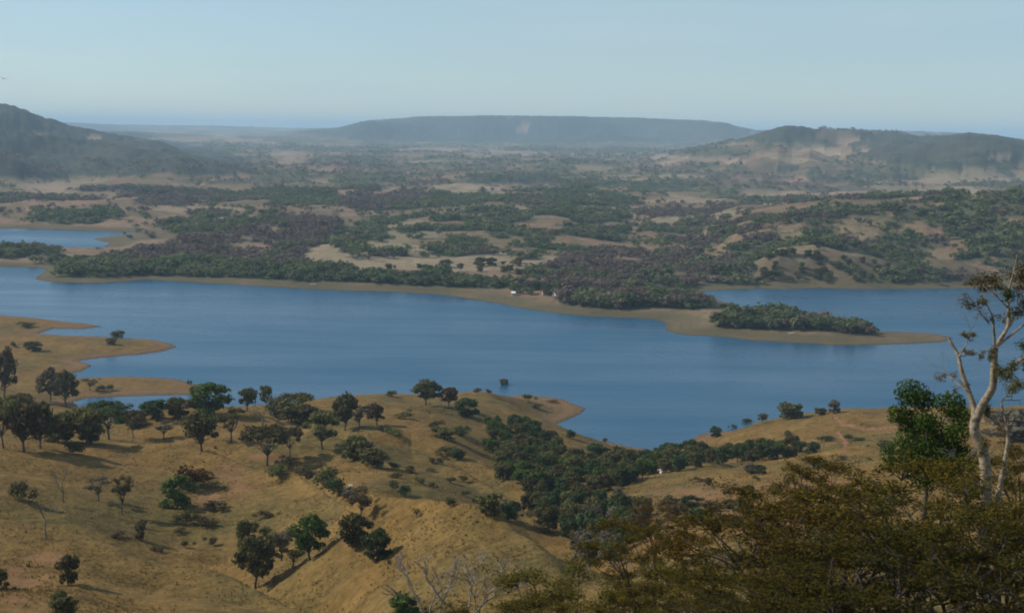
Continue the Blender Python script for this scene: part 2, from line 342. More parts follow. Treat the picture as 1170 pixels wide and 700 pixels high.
soil = np.where(near, 1 - sstep(7, 17 + 6 * nshore, sd_), 1 - sstep(18, 44 + 10 * nshore, sd_)) * (sd_ < 200)
soil = np.where(in_poly(gpx, gpy, [(620, 440), (690, 440), (690, 495), (640, 486), (590, 490)]), np.maximum(soil, 0.8 * (1 - sstep(14, 60, sd_))), soil)
# red tracks and bare eroded patches on the near slopes
def track(pts, w):
    return np.where(near & visible, 1 - sstep(w * 0.5, w, seg_dist(gpx, gpy, pts)), 0)
track_m = np.zeros(gx.shape)
for pts, w in (([(955, 477), (962, 484), (985, 490), (1010, 489)], 2.2), ([(958, 494), (963, 500), (967, 507), (966, 515)], 3.0), ([(1010, 489), (1060, 484), (1170, 478)], 2.0)):
    track_m = np.maximum(track_m, track(pts, w))
bare = np.zeros(gx.shape)
for cx_, cy_, rx_, ry_ in ((262, 542, 22, 16), (275, 560, 26, 14), (240, 570, 20, 10), (300, 522, 30, 5), (800, 566, 60, 16), (850, 592, 55, 20), (900, 605, 40, 22), (930, 555, 60, 10), (770, 620, 55, 16), (60, 640, 40, 14), (15, 660, 40, 30)):
    q = np.hypot((gpx - cx_) / rx_, (gpy - cy_) / ry_) + 0.45 * fbm(gx, gy, 12, 3, 66)
    bare = np.maximum(bare, np.where(near & visible, 0.45 * (1 - sstep(0.2, 1.25, q + 0.5 * fbm(gx, gy, 5, 3, 68))), 0))
pale = np.zeros(gx.shape)
for cx_, cy_, rx_, ry_ in ((597, 146, 7, 8), (44, 153, 10, 3.5), (104, 158, 10, 3), (52, 147, 3, 2), (935, 172, 18, 6), (965, 160, 14, 6), (985, 170, 10, 5), (950, 178, 16, 3), (905, 176, 12, 4), (892, 180, 20, 3), (215, 160, 60, 3), (255, 158, 22, 4), (800, 185, 70, 6), (760, 180, 20, 5), (1140, 180, 16, 5), (1100, 205, 70, 4), (700, 240, 60, 5), (1010, 222, 90, 4), (900, 224, 60, 4), (60, 215, 40, 5), (90, 222, 50, 4), (500, 172, 60, 3), (570, 176, 60, 4), (340, 178, 30, 4), (330, 186, 20, 4), (580, 214, 50, 3), (780, 228, 50, 5)):
    q = np.hypot((gpx - cx_) / rx_, (gpy - cy_) / ry_) + 0.6 * fbm(gx, gy, 40 + 0.02 * 6000, 3, 67)
    pale = np.maximum(pale, np.where(~near, 1 - sstep(0.75, 1.0, q), 0))
wood = wood * (1 - pale * np.where(gd > 2500, 1, .7))
olive = np.clip(0.35 + 0.9 * fbm(gx, gy, 60, 3, 41), 0, 1)
shade_face = in_poly(gpx, gpy, [(300, 455), (460, 490), (560, 545), (640, 600), (600, 590), (470, 565), (420, 545), (330, 490)])  # ridge face turned from the sun, its shade put into the grass tone
olive = np.where(near & shade_face, np.clip(olive + 0.35, 0, 1), olive)
olive = np.where(near & in_poly(gpx, gpy, [(720, 560), (790, 548), (840, 555), (800, 575), (730, 590)]), 1.0, olive)
# far canopy is real relief
canopy = np.where(far_m & (gd > 2500), wood * np.clip((gd - 2500) / 1500, 0, 1) * (7 + 5 * fbm(gx, gy, 30, 2, 44)), 0)
z = z + canopy; Zg = z.reshape(nD, nA)

# ------------------------------------------------------------------ mesh helpers
def np_mesh(name, verts, faces, smooth=False):
    """faces: (n,k) int array, all faces of k corners"""
    me = bpy.data.meshes.new(name)
    verts = np.asarray(verts, np.float32); faces = np.asarray(faces, np.int32)
    k = faces.shape[1]
    me.vertices.add(len(verts)); me.vertices.foreach_set('co', verts.ravel())
    me.loops.add(faces.size); me.loops.foreach_set('vertex_index', faces.ravel())
    me.polygons.add(len(faces)); me.polygons.foreach_set('loop_start', np.arange(0, faces.size, k, dtype=np.int32))
    if smooth: me.polygons.foreach_set('use_smooth', np.ones(len(faces), bool))
    me.update(calc_edges=True)
    return me
def link(name, me, mat=None, parent=None):
    o = bpy.data.objects.new(name, me); col.objects.link(o)
    if mat is not None:
        me.materials.clear(); me.materials.append(mat)
    if parent is not None: o.parent = parent
    return o
def tag(o, label, cat, group=None, kind=None):
    if label: o['label'] = label
    if cat: o['category'] = cat
    if group: o['group'] = group
    if kind: o['kind'] = kind
    return o

# ------------------------------------------------------------------ materials
def new_mat(name):
    m = bpy.data.materials.new(name); m.use_nodes = True; m.node_tree.nodes.clear(); return m, m.node_tree
def noise(t, vec, scale, detail=4, rough=0.55):
    n = N(t, 'ShaderNodeTexNoise'); n.inputs['Scale'].default_value = scale; n.inputs['Detail'].default_value = detail; n.inputs['Roughness'].default_value = rough
    t.links.new(vec, n.inputs['Vector']); return n.outputs['Fac']
def ramp(t, fac, stops):
    r = N(t, 'ShaderNodeValToRGB'); e = r.color_ramp.elements
    while len(e) < len(stops): e.new(0.5)
    for i, (p, c) in enumerate(stops): e[i].position = p; e[i].color = (*c, 1)
    t.links.new(fac, r.inputs[0]); return r.outputs[0]
def mixc(t, fac, a, b, mode='MIX'):
    m = N(t, 'ShaderNodeMix', data_type='RGBA', blend_type=mode)
    for v, s in ((fac, 0), (a, 6), (b, 7)):
        if hasattr(v, 'is_output'): t.links.new(v, m.inputs[s])
        elif isinstance(v, tuple): m.inputs[s].default_value = (*v, 1)
        else: m.inputs[s].default_value = v
    return m.outputs[2]
def rng_map(t, v, a, b, c, d):
    m = N(t, 'ShaderNodeMapRange'); t.links.new(v, m.inputs[0])
    for i, q in enumerate((a, b, c, d)): m.inputs[i + 1].default_value = q
    return m.outputs[0]
def math_(t, op, a, b):
    m = N(t, 'ShaderNodeMath', operation=op)
    for i, v in enumerate((a, b)):
        if hasattr(v, 'is_output'): t.links.new(v, m.inputs[i])
        else: m.inputs[i].default_value = v
    return m.outputs[0]

def ground_material():
    m, t = new_mat('ground'); l = t.links.new
    geo = N(t, 'ShaderNodeNewGeometry'); P = geo.outputs['Position']
    A = N(t, 'ShaderNodeVertexColor', layer_name='cover'); B = N(t, 'ShaderNodeVertexColor', layer_name='tone')
    sa = N(t, 'ShaderNodeSeparateColor'); sb = N(t, 'ShaderNodeSeparateColor'); l(A.outputs[0], sa.inputs[0]); l(B.outputs[0], sb.inputs[0])
    wood_, soil_, pale_, brown_ = sa.outputs[0], sa.outputs[1], sa.outputs[2], A.outputs[1]
    olive_, far_, bare_ = sb.outputs[0], sb.outputs[1], sb.outputs[2]
    n_l = noise(t, P, 0.018, 5); n_m = noise(t, P, 0.13, 5, 0.65); n_s = noise(t, P, 0.9, 4, 0.7); n_f = noise(t, P, 0.006, 6, 0.6)
    gold = ramp(t, n_m, [(0.30, (0.096, 0.058, 0.017)), (0.50, (0.172, 0.100, 0.028)), (0.68, (0.225, 0.135, 0.040))])
    oliv = ramp(t, n_m, [(0.30, (0.064, 0.052, 0.016)), (0.55, (0.112, 0.085, 0.026)), (0.75, (0.155, 0.114, 0.036))])
    g = mixc(t, rng_map(t, math_(t, 'ADD', olive_, math_(t, 'MULTIPLY', math_(t, 'SUBTRACT', n_l, 0.5), 1.6)), 0.2, 0.9, 0, 1), gold, oliv)
    n_k = noise(t, P, 0.05, 6, 0.7)
    g = mixc(t, rng_map(t, n_k, 0.50, 0.68, 0.0, 0.55), g, (0.258, 0.160, 0.051))
    g = mixc(t, rng_map(t, n_k, 0.46, 0.30, 0.0, 0.5), g, (0.078, 0.056, 0.018))
    n_q = noise(t, P, 0.42, 4, 0.75)
    g = mixc(t, rng_map(t, n_q, 0.50, 0.66, 0.0, 0.55), g, (0.250, 0.156, 0.050))
    g = mixc(t, rng_map(t, n_q, 0.47, 0.34, 0.0, 0.55), g, (0.076, 0.054, 0.018))
    # tufts
    g = mixc(t, rng_map(t, n_s, 0.34, 0.58, 0.35, 0.0), g, (0.060, 0.038, 0.013))
    red = ramp(t, n_m, [(0.3, (0.185, 0.085, 0.042)), (0.7, (0.290, 0.140, 0.080))])
    g = mixc(t, bare_, g, red)
    farg = ramp(t, n_f, [(0.32, (0.160, 0.106, 0.060)), (0.46, (0.240, 0.150, 0.084)), (0.58, (0.172, 0.124, 0.064)), (0.70, (0.275, 0.165, 0.102))])
    farg = mixc(t, rng_map(t, n_m, 0.40, 0.62, 0.0, 0.7), farg, (0.075, 0.068, 0.042))
    vo = N(t, 'ShaderNodeTexVoronoi'); vo.inputs['Scale'].default_value = 0.0042; l(P, vo.inputs['Vector'])
    vs_ = N(t, 'ShaderNodeSeparateColor'); l(vo.outputs['Color'], vs_.inputs[0])
    farg = mixc(t, rng_map(t, vs_.outputs[0], 0.45, 0.75, 0.0, 0.65), farg, (0.250, 0.150, 0.105))
    farg = mixc(t, rng_map(t, vs_.outputs[1], 0.55, 0.8, 0.0, 0.7), farg, (0.105, 0.086, 0.050))
    farg = mixc(t, rng_map(t, vs_.outputs[2], 0.75, 0.9, 0.0, 0.6), farg, (0.290, 0.235, 0.150))
    farg = mixc(t, rng_map(t, noise(t, P, 0.075, 4, 0.75), 0.54, 0.64, 0.0, 0.75), farg, (0.070, 0.070, 0.034))
    g = mixc(t, far_, g, farg)
    soilc = ramp(t, n_l, [(0.3, (0.165, 0.085, 0.038)), (0.55, (0.17, 0.105, 0.048)), (0.75, (0.25, 0.115, 0.052))])
    soilf = ramp(t, n_l, [(0.35, (0.090, 0.078, 0.040)), (0.6, (0.125, 0.100, 0.052)), (0.8, (0.20, 0.115, 0.068))])
    g = mixc(t, soil_, g, mixc(t, far_, soilc, soilf))
    sx_ = N(t, 'ShaderNodeSeparateXYZ'); l(P, sx_.inputs[0])
    hz_ = math_(t, 'ADD', math_(t, 'MULTIPLY', sx_.outputs[2], 1.0), math_(t, 'MULTIPLY', n_m, 0.9))
    wv = N(t, 'ShaderNodeMath', operation='SINE'); l(math_(t, 'MULTIPLY', hz_, 9.0), wv.inputs[0])
    g = mixc(t, math_(t, 'MULTIPLY', soil_, rng_map(t, wv.outputs[0], 0.0, 1.0, 0.0, 0.35)), g, (0.070, 0.056, 0.034))
    g = mixc(t, math_(t, 'MULTIPLY', soil_, rng_map(t, sx_.outputs[2], 0.45, 0.1, 0.0, 0.7)), g, (0.060, 0.042, 0.028))
    wg = ramp(t, n_m, [(0.3, (0.038, 0.052, 0.028)), (0.7, (0.080, 0.094, 0.046))])
    wb = ramp(t, n_m, [(0.3, (0.058, 0.046, 0.042)), (0.7, (0.105, 0.082, 0.070))])
    g = mixc(t, wood_, g, mixc(t, brown_, wg, wb))
    g = mixc(t, math_(t, 'MULTIPLY', wood_, rng_map(t, B.outputs[1], 0.2, 0.8, 0.9, 0.0)), g, ramp(t, noise(t, P, 0.02, 5, 0.7), [(0.35, (0.026, 0.034, 0.026)), (0.65, (0.060, 0.064, 0.046))]))
    g = mixc(t, pale_, g, (0.31, 0.225, 0.16))
    bs = N(t, 'ShaderNodeBsdfPrincipled'); bs.inputs['Roughness'].default_value = 0.95; bs.inputs['Specular IOR Level'].default_value = 0.1
    l(g, bs.inputs['Base Color'])
    bp = N(t, 'ShaderNodeBump'); bp.inputs['Strength'].default_value = 0.55; bp.inputs['Distance'].default_value = 1.0
    hgt = math_(t, 'ADD', math_(t, 'MULTIPLY', n_m, 1.6), math_(t, 'ADD', math_(t, 'MULTIPLY', n_q, 0.9), math_(t, 'MULTIPLY', n_s, 0.35)))
    l(hgt, bp.inputs['Height']); l(bp.outputs[0], bs.inputs['Normal'])
    o = N(t, 'ShaderNodeOutputMaterial'); l(bs.outputs[0], o.inputs[0]); return m

def water_material():
    m, t = new_mat('lake_water'); l = t.links.new
    geo = N(t, 'ShaderNodeNewGeometry'); P = geo.outputs['Position']
    mp = N(t, 'ShaderNodeMapping'); mp.inputs['Scale'].default_value = (0.4, 1.0, 1.0); mp.inputs['Rotation'].default_value = (0, 0, 0.25); l(P, mp.inputs[0])
    ml = N(t, 'ShaderNodeMapping'); ml.inputs['Scale'].default_value = (0.16, 1.0, 1.0); ml.inputs['Rotation'].default_value = (0, 0, 0.12); l(P, ml.inputs[0])
    n1 = noise(t, mp.outputs[0], 0.35, 3); n2 = noise(t, ml.outputs[0], 0.012, 5, 0.6); n3 = noise(t, mp.outputs[0], 0.05, 3); n4 = noise(t, P, 0.004, 3)
    lane = math_(t, 'ADD', math_(t, 'MULTIPLY', n2, 0.65), math_(t, 'MULTIPLY', n4, 0.35))
    bs = N(t, 'ShaderNodeBsdfPrincipled'); bs.inputs['IOR'].default_value = 1.33
    l(ramp(t, lane, [(0.38, (0.005, 0.056, 0.118)), (0.62, (0.008, 0.074, 0.146))]), bs.inputs['Base Color'])
    l(rng_map(t, lane, 0.36, 0.64, 0.17, 0.42), bs.inputs['Roughness'])
    bp = N(t, 'ShaderNodeBump'); bp.inputs['Distance'].default_value = 0.5; l(rng_map(t, lane, 0.38, 0.62, 0.35, 0.60), bp.inputs['Strength'])
    l(math_(t, 'ADD', n1, math_(t, 'MULTIPLY', n3, 1.0)), bp.inputs['Height']); l(bp.outputs[0], bs.inputs['Normal'])
    o = N(t, 'ShaderNodeOutputMaterial'); l(bs.outputs[0], o.inputs[0]); return m

def leaf_material(name, dark, light, alt, transl=0.3):
    m, t = new_mat(name); l = t.links.new
    geo = N(t, 'ShaderNodeNewGeometry'); oi = N(t, 'ShaderNodeObjectInfo'); tcn = N(t, 'ShaderNodeTexCoord')
    n = noise(t, tcn.outputs['Object'], 3.0, 3)
    c = mixc(t, geo.outputs['Random Per Island'], dark, light)
    c = mixc(t, rng_map(t, n, 0.45, 0.65, 0, 0.6), c, alt)
    v = N(t, 'ShaderNodeHueSaturation'); l(c, v.inputs['Color']); l(rng_map(t, oi.outputs['Random'], 0, 1, 0.78, 1.25), v.inputs['Value']); l(rng_map(t, oi.outputs['Random'], 0, 1, 0.485, 0.512), v.inputs['Hue'])
    df = N(t, 'ShaderNodeBsdfDiffuse'); tr = N(t, 'ShaderNodeBsdfTranslucent'); ms = N(t, 'ShaderNodeMixShader'); ms.inputs[0].default_value = transl
    l(v.outputs[0], df.inputs[0]); l(v.outputs[0], tr.inputs[0]); l(df.outputs[0], ms.inputs[1]); l(tr.outputs[0], ms.inputs[2])
    o = N(t, 'ShaderNodeOutputMaterial'); l(ms.outputs[0], o.inputs[0]); return m
def plain_material(name, a, b, scale=4.0, rough=0.85, bump=0.2):
    m, t = new_mat(name); l = t.links.new
    tcn = N(t, 'ShaderNodeTexCoord'); n = noise(t, tcn.outputs['Object'], scale, 5, 0.65)
    bs = N(t, 'ShaderNodeBsdfPrincipled'); bs.inputs['Roughness'].default_value = rough
    l(ramp(t, n, [(0.35, a), (0.65, b)]), bs.inputs['Base Color'])
    bp = N(t, 'ShaderNodeBump'); bp.inputs['Strength'].default_value = bump; bp.inputs['Distance'].default_value = 0.05; l(n, bp.inputs['Height']); l(bp.outputs[0], bs.inputs['Normal'])
    o = N(t, 'ShaderNodeOutputMaterial'); l(bs.outputs[0], o.inputs[0]); return m
def wood_mass_material(name, tr_=0.4, lo=0.8, hi=1.2):
    """leaf colours come from the per-tree tint stored on the mesh (kind of tree)"""
    m, t = new_mat(name); l = t.links.new
    geo = N(t, 'ShaderNodeNewGeometry'); A = N(t, 'ShaderNodeVertexColor', layer_name='tint')
    v = N(t, 'ShaderNodeHueSaturation'); l(A.outputs[0], v.inputs['Color']); l(rng_map(t, geo.outputs['Random Per Island'], 0, 1, lo, hi), v.inputs['Value'])
    df = N(t, 'ShaderNodeBsdfDiffuse'); tr = N(t, 'ShaderNodeBsdfTranslucent'); ms = N(t, 'ShaderNodeMixShader'); ms.inputs[0].default_value = tr_
    l(v.outputs[0], df.inputs[0]); l(v.outputs[0], tr.inputs[0]); l(df.outputs[0], ms.inputs[1]); l(tr.outputs[0], ms.inputs[2])
    o = N(t, 'ShaderNodeOutputMaterial'); l(ms.outputs[0], o.inputs[0]); return m

M = {
 'dark': leaf_material('dark_foliage', (0.066, 0.070, 0.027), (0.165, 0.160, 0.060), (0.128, 0.110, 0.050)),
 'green': leaf_material('green_foliage', (0.044, 0.072, 0.018), (0.125, 0.160, 0.040), (0.075, 0.100, 0.026)),
 'wood': leaf_material('valley_foliage', (0.034, 0.060, 0.026), (0.105, 0.135, 0.052), (0.060, 0.088, 0.038)),
 'olive': leaf_material('olive_foliage', (0.074, 0.070, 0.028), (0.170, 0.150, 0.060), (0.115, 0.094, 0.044)),
 'brown': leaf_material('brown_foliage', (0.078, 0.062, 0.032), (0.165, 0.122, 0.064), (0.125, 0.090, 0.048)),
 'red': leaf_material('reddish_foliage', (0.066, 0.040, 0.016), (0.145, 0.082, 0.032), (0.095, 0.064, 0.024)),
 'grey': leaf_material('grey_foliage', (0.100, 0.092, 0.062), (0.190, 0.165, 0.120), (0.140, 0.120, 0.090)),
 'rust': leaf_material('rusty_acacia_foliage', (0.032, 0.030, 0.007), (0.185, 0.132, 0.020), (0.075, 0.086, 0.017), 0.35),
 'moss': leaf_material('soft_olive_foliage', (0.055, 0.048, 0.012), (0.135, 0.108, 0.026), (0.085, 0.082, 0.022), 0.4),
 'shadeacacia': leaf_material('shaded_acacia_foliage', (0.020, 0.020, 0.005), (0.105, 0.086, 0.016), (0.044, 0.054, 0.011), 0.3),  # darker copy of the acacia leaf, slope shade put into its colour
 'gloss': leaf_material('mango_foliage', (0.018, 0.042, 0.008), (0.085, 0.130, 0.022), (0.038, 0.072, 0.013), 0.25),
 'bark': plain_material('bark', (0.050, 0.040, 0.030), (0.120, 0.100, 0.080)),
 'darkbark': plain_material('acacia_bark', (0.030, 0.022, 0.016), (0.070, 0.054, 0.040)),
 'palebark': plain_material('pale_bark', (0.10, 0.070, 0.040), (0.36, 0.285, 0.195), 5.0, bump=0.9),
 'deadbark': plain_material('bleached_bark', (0.10, 0.080, 0.060), (0.30, 0.255, 0.205), 3.0),
 'twig': plain_material('twig', (0.10, 0.08, 0.06), (0.19, 0.155, 0.125)),
}

# ------------------------------------------------------------------ ground, water, haze
ii = np.arange(nD - 1)[:, None] * nA + np.arange(nA - 1)[None, :]
faces = np.stack([ii, ii + 1, ii + nA + 1, ii + nA], -1).reshape(-1, 4)
gme = np_mesh('ground', np.c_[gx, gy, z], faces[:, ::-1] if False else faces, True)
ca = gme.color_attributes.new('cover', 'FLOAT_COLOR', 'POINT')
ca.data.foreach_set('color', np.c_[np.clip(wood, 0, 1), np.clip(np.maximum(soil * (sd_ > -50), 0), 0, 1), np.clip(pale, 0, 1) * np.clip(0.45 + 0.5 * fbm(gx, gy, 130, 4, 167), 0.05, 0.6), np.clip(brown, 0, 1)].astype(np.float32).ravel())
cb = gme.color_attributes.new('tone', 'FLOAT_COLOR', 'POINT')
cb.data.foreach_set('color', np.c_[olive, (~near).astype(float), np.clip(np.maximum(bare, track_m), 0, 1), np.where(zone == 4, 0.0, 1.0)].astype(np.float32).ravel())
ground = link('ground', gme, ground_material()); tag(ground, 'rolling dry grass hills, lake shores and far hills', 'ground', kind='structure')

wx = np.array([(-2600, 480, 0), (2600, 480, 0), (2600, 2900, 0), (-2600, 2900, 0)], float)
water = link('lake_water', np_mesh('lake_water', wx, np.array([[0, 1, 2, 3]])), water_material()); tag(water, 'blue reservoir water between the hills', 'lake', kind='structure')

hz0, hz1 = -22.0, float(Zg.max()) + 24.0
hv = np.array([(x, y, zz) for zz in (hz0, hz1) for y in (-70000, 70000) for x in (-70000, 70000)], float)
hf = np.array([[0, 2, 3, 1], [4, 5, 7, 6], [0, 1, 5, 4], [2, 6, 7, 3], [0, 4, 6, 2], [1, 3, 7, 5]])
hm, ht = new_mat('haze'); pv = N(ht, 'ShaderNodeVolumePrincipled'); pv.inputs['Color'].default_value = HAZE_COLOR; pv.inputs['Density'].default_value = HAZE_DENSITY; pv.inputs['Anisotropy'].default_value = 0.0
ho = N(ht, 'ShaderNodeOutputMaterial'); ht.links.new(pv.outputs[0], ho.inputs['Volume'])
haze = link('haze', np_mesh('haze', hv, hf), hm); tag(haze, 'thin blue haze over the far hills', 'haze', kind='stuff')

# ------------------------------------------------------------------ tree building
def rand_dirs(n, r):
    v = r.normal(size=(n, 3)); return v / np.linalg.norm(v, axis=1, keepdims=True)
def leaf_quads(c, nrm, size, r, aspect=0.6):
    """kite shaped leaf clumps centred on c"""
    n = len(c); a = rand_dirs(n, r)
    t1 = np.cross(nrm, a); t1 /= np.linalg.norm(t1, axis=1, keepdims=True) + 1e-9
    t2 = np.cross(nrm, t1)
    s = (size * (0.6 + 0.8 * r.random(n)))[:, None]
    p0 = c - t1 * s; p2 = c + t1 * s; off = t1 * s * 0.25
    p1 = c + t2 * s * aspect + off + nrm * s * 0.25; p3 = c - t2 * s * aspect + off + nrm * s * 0.25
    V = np.stack([p0, p1, p2, p3], 1).reshape(-1, 3)
    F = np.arange(n * 4).reshape(-1, 4)
    return V, F
def crown_arrays(lobes, n, size, seed, shell=0.6, under=0.45, aspect=0.6, hole_=-1.1):
    r = np.random.default_rng(seed)
    lb = np.array(lobes, float)                       # x y z rx ry rz
    w = (lb[:, 3] * lb[:, 4] * lb[:, 5]) ** 0.66; w /= w.sum()
    k = r.choice(len(lb), n, p=w)
    dr = rand_dirs(n, r); dr[:, 2] = np.where(dr[:, 2] < 0, dr[:, 2] * under, dr[:, 2])
    rad = shell + (1.08 - shell) * r.random(n) ** 0.7
    inner = r.random(n) < 0.18; rad = np.where(inner, rad * 0.6, rad)
    c = lb[k, :3] + dr * lb[k, 3:] * rad[:, None]
    # break the outline: clumps
    q = r.random(n)
    nrm = dr + 0.9 * rand_dirs(n, r); nrm /= np.linalg.norm(nrm, axis=1, keepdims=True)
    hole = np.sin(c[:, 0] * 23 + seed) + np.sin(c[:, 1] * 19 + 2 * seed) + np.sin(c[:, 2] * 27 + 3 * seed)
    keep = (hole > hole_) | (q < 0.2)
    return leaf_quads(c[keep], nrm[keep], size, r, aspect)
def tube_arrays(segs, sides=6):
    Vs, Fs, o = [], [], 0
    for (p0, p1, r0, r1) in segs:
        p0, p1 = np.array(p0, float), np.array(p1, float); ax = p1 - p0; L_ = np.linalg.norm(ax)
        if L_ < 1e-6: continue
        ax /= L_; a = np.cross(ax, (0.3, 0.5, 0.8)); a /= np.linalg.norm(a); b = np.cross(ax, a)
        th = np.arange(sides) * 2 * math.pi / sides
        ring = np.cos(th)[:, None] * a + np.sin(th)[:, None] * b
        Vs += [p0 + ring * r0, p1 + ring * r1]
        i = np.arange(sides); j = (i + 1) % sides
        Fs.append(np.stack([o + i, o + j, o + sides + j, o + sides + i], 1)); o += 2 * sides
    return np.concatenate(Vs), np.concatenate(Fs)
def wander(p0, p1, r0, r1, n, amt, r):
    p0, p1 = np.array(p0, float), np.array(p1, float)
    pts = [p0 + (p1 - p0) * t + (r.normal(size=3) * amt * math.sin(math.pi * t) if 0 < t < 1 else 0) for t in np.linspace(0, 1, n + 1)]
    rr = np.linspace(r0, r1, n + 1)
    return [(pts[i], pts[i + 1], rr[i], rr[i + 1]) for i in range(n)]
def branch_tree(r, base, direction, length, radius, depth, spread=0.6, up=0.25, ratio=0.72, kids=(2, 3)):
    """recursive limbs; returns segments and tips"""
    segs, tips = [], []
    def rec(p, d, L_, rad, k):
        q = p + d * L_
        m = p + d * L_ * 0.5 + r.normal(size=3) * L_ * 0.07
        segs.append((p, m, rad, rad * 0.85)); segs.append((m, q, rad * 0.85, rad * 0.68))
        if k == 0: tips.append(q); return
        for _ in range(r.integers(kids[0], kids[1] + 1)):
            dd = d + r.normal(size=3) * spread; dd[2] += up; dd /= np.linalg.norm(dd)
            rec(q, dd, L_ * ratio * (0.75 + 0.5 * r.random()), rad * 0.62, k - 1)
    d = np.array(direction, float); rec(np.array(base, float), d / np.linalg.norm(d), length, radius, depth)
    return segs, np.array(tips)

def dome_lobes(r, n, R, zc, zr, rl, base_z=0.0):
    out = []
    for i in range(n):
        a = i * 2.4 + r.random() * 0.8; q = math.sqrt((i + 0.3) / n) * R
        zz = zc + zr * math.sqrt(max(0, 1 - (q / (R * 1.15)) ** 2)) - zr * 0.5 + (r.random() - .5) * 0.06
        s = rl * (0.8 + 0.45 * r.random()); out.append((q * math.cos(a), q * math.sin(a), zz, s, s, s * (0.75 + 0.2 * r.random())))
    return out
PROTO = {}
def make_proto(kind, variants, fn):
    PROTO[kind] = [fn(np.random.default_rng(100 + 17 * v + sum(map(ord, kind)))) for v in range(variants)]
def pack(kind, crown, trunk):
    cm = np_mesh(kind + '_crown', *crown) if crown is not None else None
    tm = np_mesh(kind + '_trunk', *trunk, True)
    if cm: cm.materials.append(M['dark'])
    tm.materials.append(M['bark']); return cm, tm
def limbs_to(lobes, th, r, rad=0.026):
    segs = wander((0, 0, -0.05), (r.normal() * .03, r.normal() * .03, th), rad * 1.25, rad * 0.85, 4, 0.012, r)
    top = segs[-1][1]
    for lb in lobes:
        tgt = np.array(lb[:3]); segs += wander(top - np.array((0, 0, r.random() * th * 0.3)), tgt, rad * 0.55, rad * 0.12, 3, 0.03, r)
    return segs
def jit(lobes, r, a=0.055): return [(x + r.normal() * a, y + r.normal() * a, z_ + r.normal() * a * .8, p * r.uniform(.7, 1.25), q * r.uniform(.7, 1.25), w * r.uniform(.7, 1.15)) for x, y, z_, p, q, w in lobes]
def p_dome(r):
    lb = jit(dome_lobes(r, 13, 0.37, 0.58, 0.44, 0.155), r) + jit(dome_lobes(r, 6, 0.36, 0.36, 0.14, 0.13), r)
    return pack('dome', crown_arrays(lb, 2300, 0.046, int(r.integers(999)), shell=.45, under=0.7, hole_=-0.55), tube_arrays(limbs_to(lb, 0.26, r)))
def p_umbrella(r):
    lb = jit([(x, y, zz * 0.7 + 0.22, a * 1.1, b * 1.1, c * 0.8) for x, y, zz, a, b, c in dome_lobes(r, 14, 0.64, 0.72, 0.26, 0.18)], r)
    return pack('umbrella', crown_arrays(lb, 2300, 0.046, int(r.integers(999)), shell=.45, under=0.5, hole_=-0.55), tube_arrays(limbs_to(lb, 0.34, r, 0.024)))
def p_bushy(r):
    lb = jit(dome_lobes(r, 11, 0.35, 0.52, 0.46, 0.18), r) + jit(dome_lobes(r, 7, 0.34, 0.22, 0.1, 0.15), r)
    return pack('bushy', crown_arrays(lb, 2000, 0.054, int(r.integers(999)), shell=.5, under=0.9, hole_=-0.8), tube_arrays(limbs_to(lb[:9], 0.22, r, 0.028)))
def p_loose(r):
    lb = [(r.normal() * .20, r.normal() * .20, 0.45 + 0.42 * r.random(), *(np.array([.12, .12, .10]) * (0.7 + .7 * r.random()))) for _ in range(13)]
    return pack('loose', crown_arrays(lb, 1700, 0.026, int(r.integers(999)), shell=0.3), tube_arrays(limbs_to(lb, 0.36, r, 0.022)))
def p_shrub(r):
    lb = [(r.normal() * .28, r.normal() * .28, 0.30 + 0.35 * r.random(), *(np.array([.28, .28, .26]) * (0.7 + .6 * r.random()))) for _ in range(8)]
    return pack('shrub', crown_arrays(lb, 700, 0.075, int(r.integers(999)), shell=0.35, under=0.7), tube_arrays(limbs_to(lb, 0.12, r, 0.02)))
def p_bare(r):
    s, tips = branch_tree(r, (0, 0, -0.04), (0.04, 0.02, 1), 0.30, 0.024, 5, 0.42, 0.22, 0.70)
    zmax = max(t[2] for t in tips); s = [(np.array(a) / zmax, np.array(b) / zmax, ra, rb) for a, b, ra, rb in s]
    n0 = 3
    V, F = tube_arrays(s[:14], 6); V2, F2 = tube_arrays(s[14:], 3)
    cm = np_mesh('bare_branches', V2, F2, True); cm.materials.append(M['twig']); tm = np_mesh('bare_trunk', V, F, True); tm.materials.append(M['twig']); return cm, tm
for k, nv, fn in (('dome', 9, p_dome), ('umbrella', 5, p_umbrella), ('bushy', 10, p_bushy), ('loose', 6, p_loose), ('shrub', 6, p_shrub), ('bare', 3, p_bare)): make_proto(k, nv, fn)
NAME = {'dome': 'round_crowned_tree', 'umbrella': 'umbrella_tree', 'bushy': 'leafy_tree', 'loose': 'open_crowned_tree', 'shrub': 'shrub', 'bare': 'leafless_tree'}
CAT = {'dome': 'tree', 'umbrella': 'tree', 'bushy': 'tree', 'loose': 'tree', 'shrub': 'shrub', 'bare': 'tree'}
PROTO_W = {'dome': 1.0, 'umbrella': 1.55, 'bushy': 0.95, 'loose': 0.8, 'shrub': 1.25, 'bare': 0.75}   # natural width per unit height
built = {}
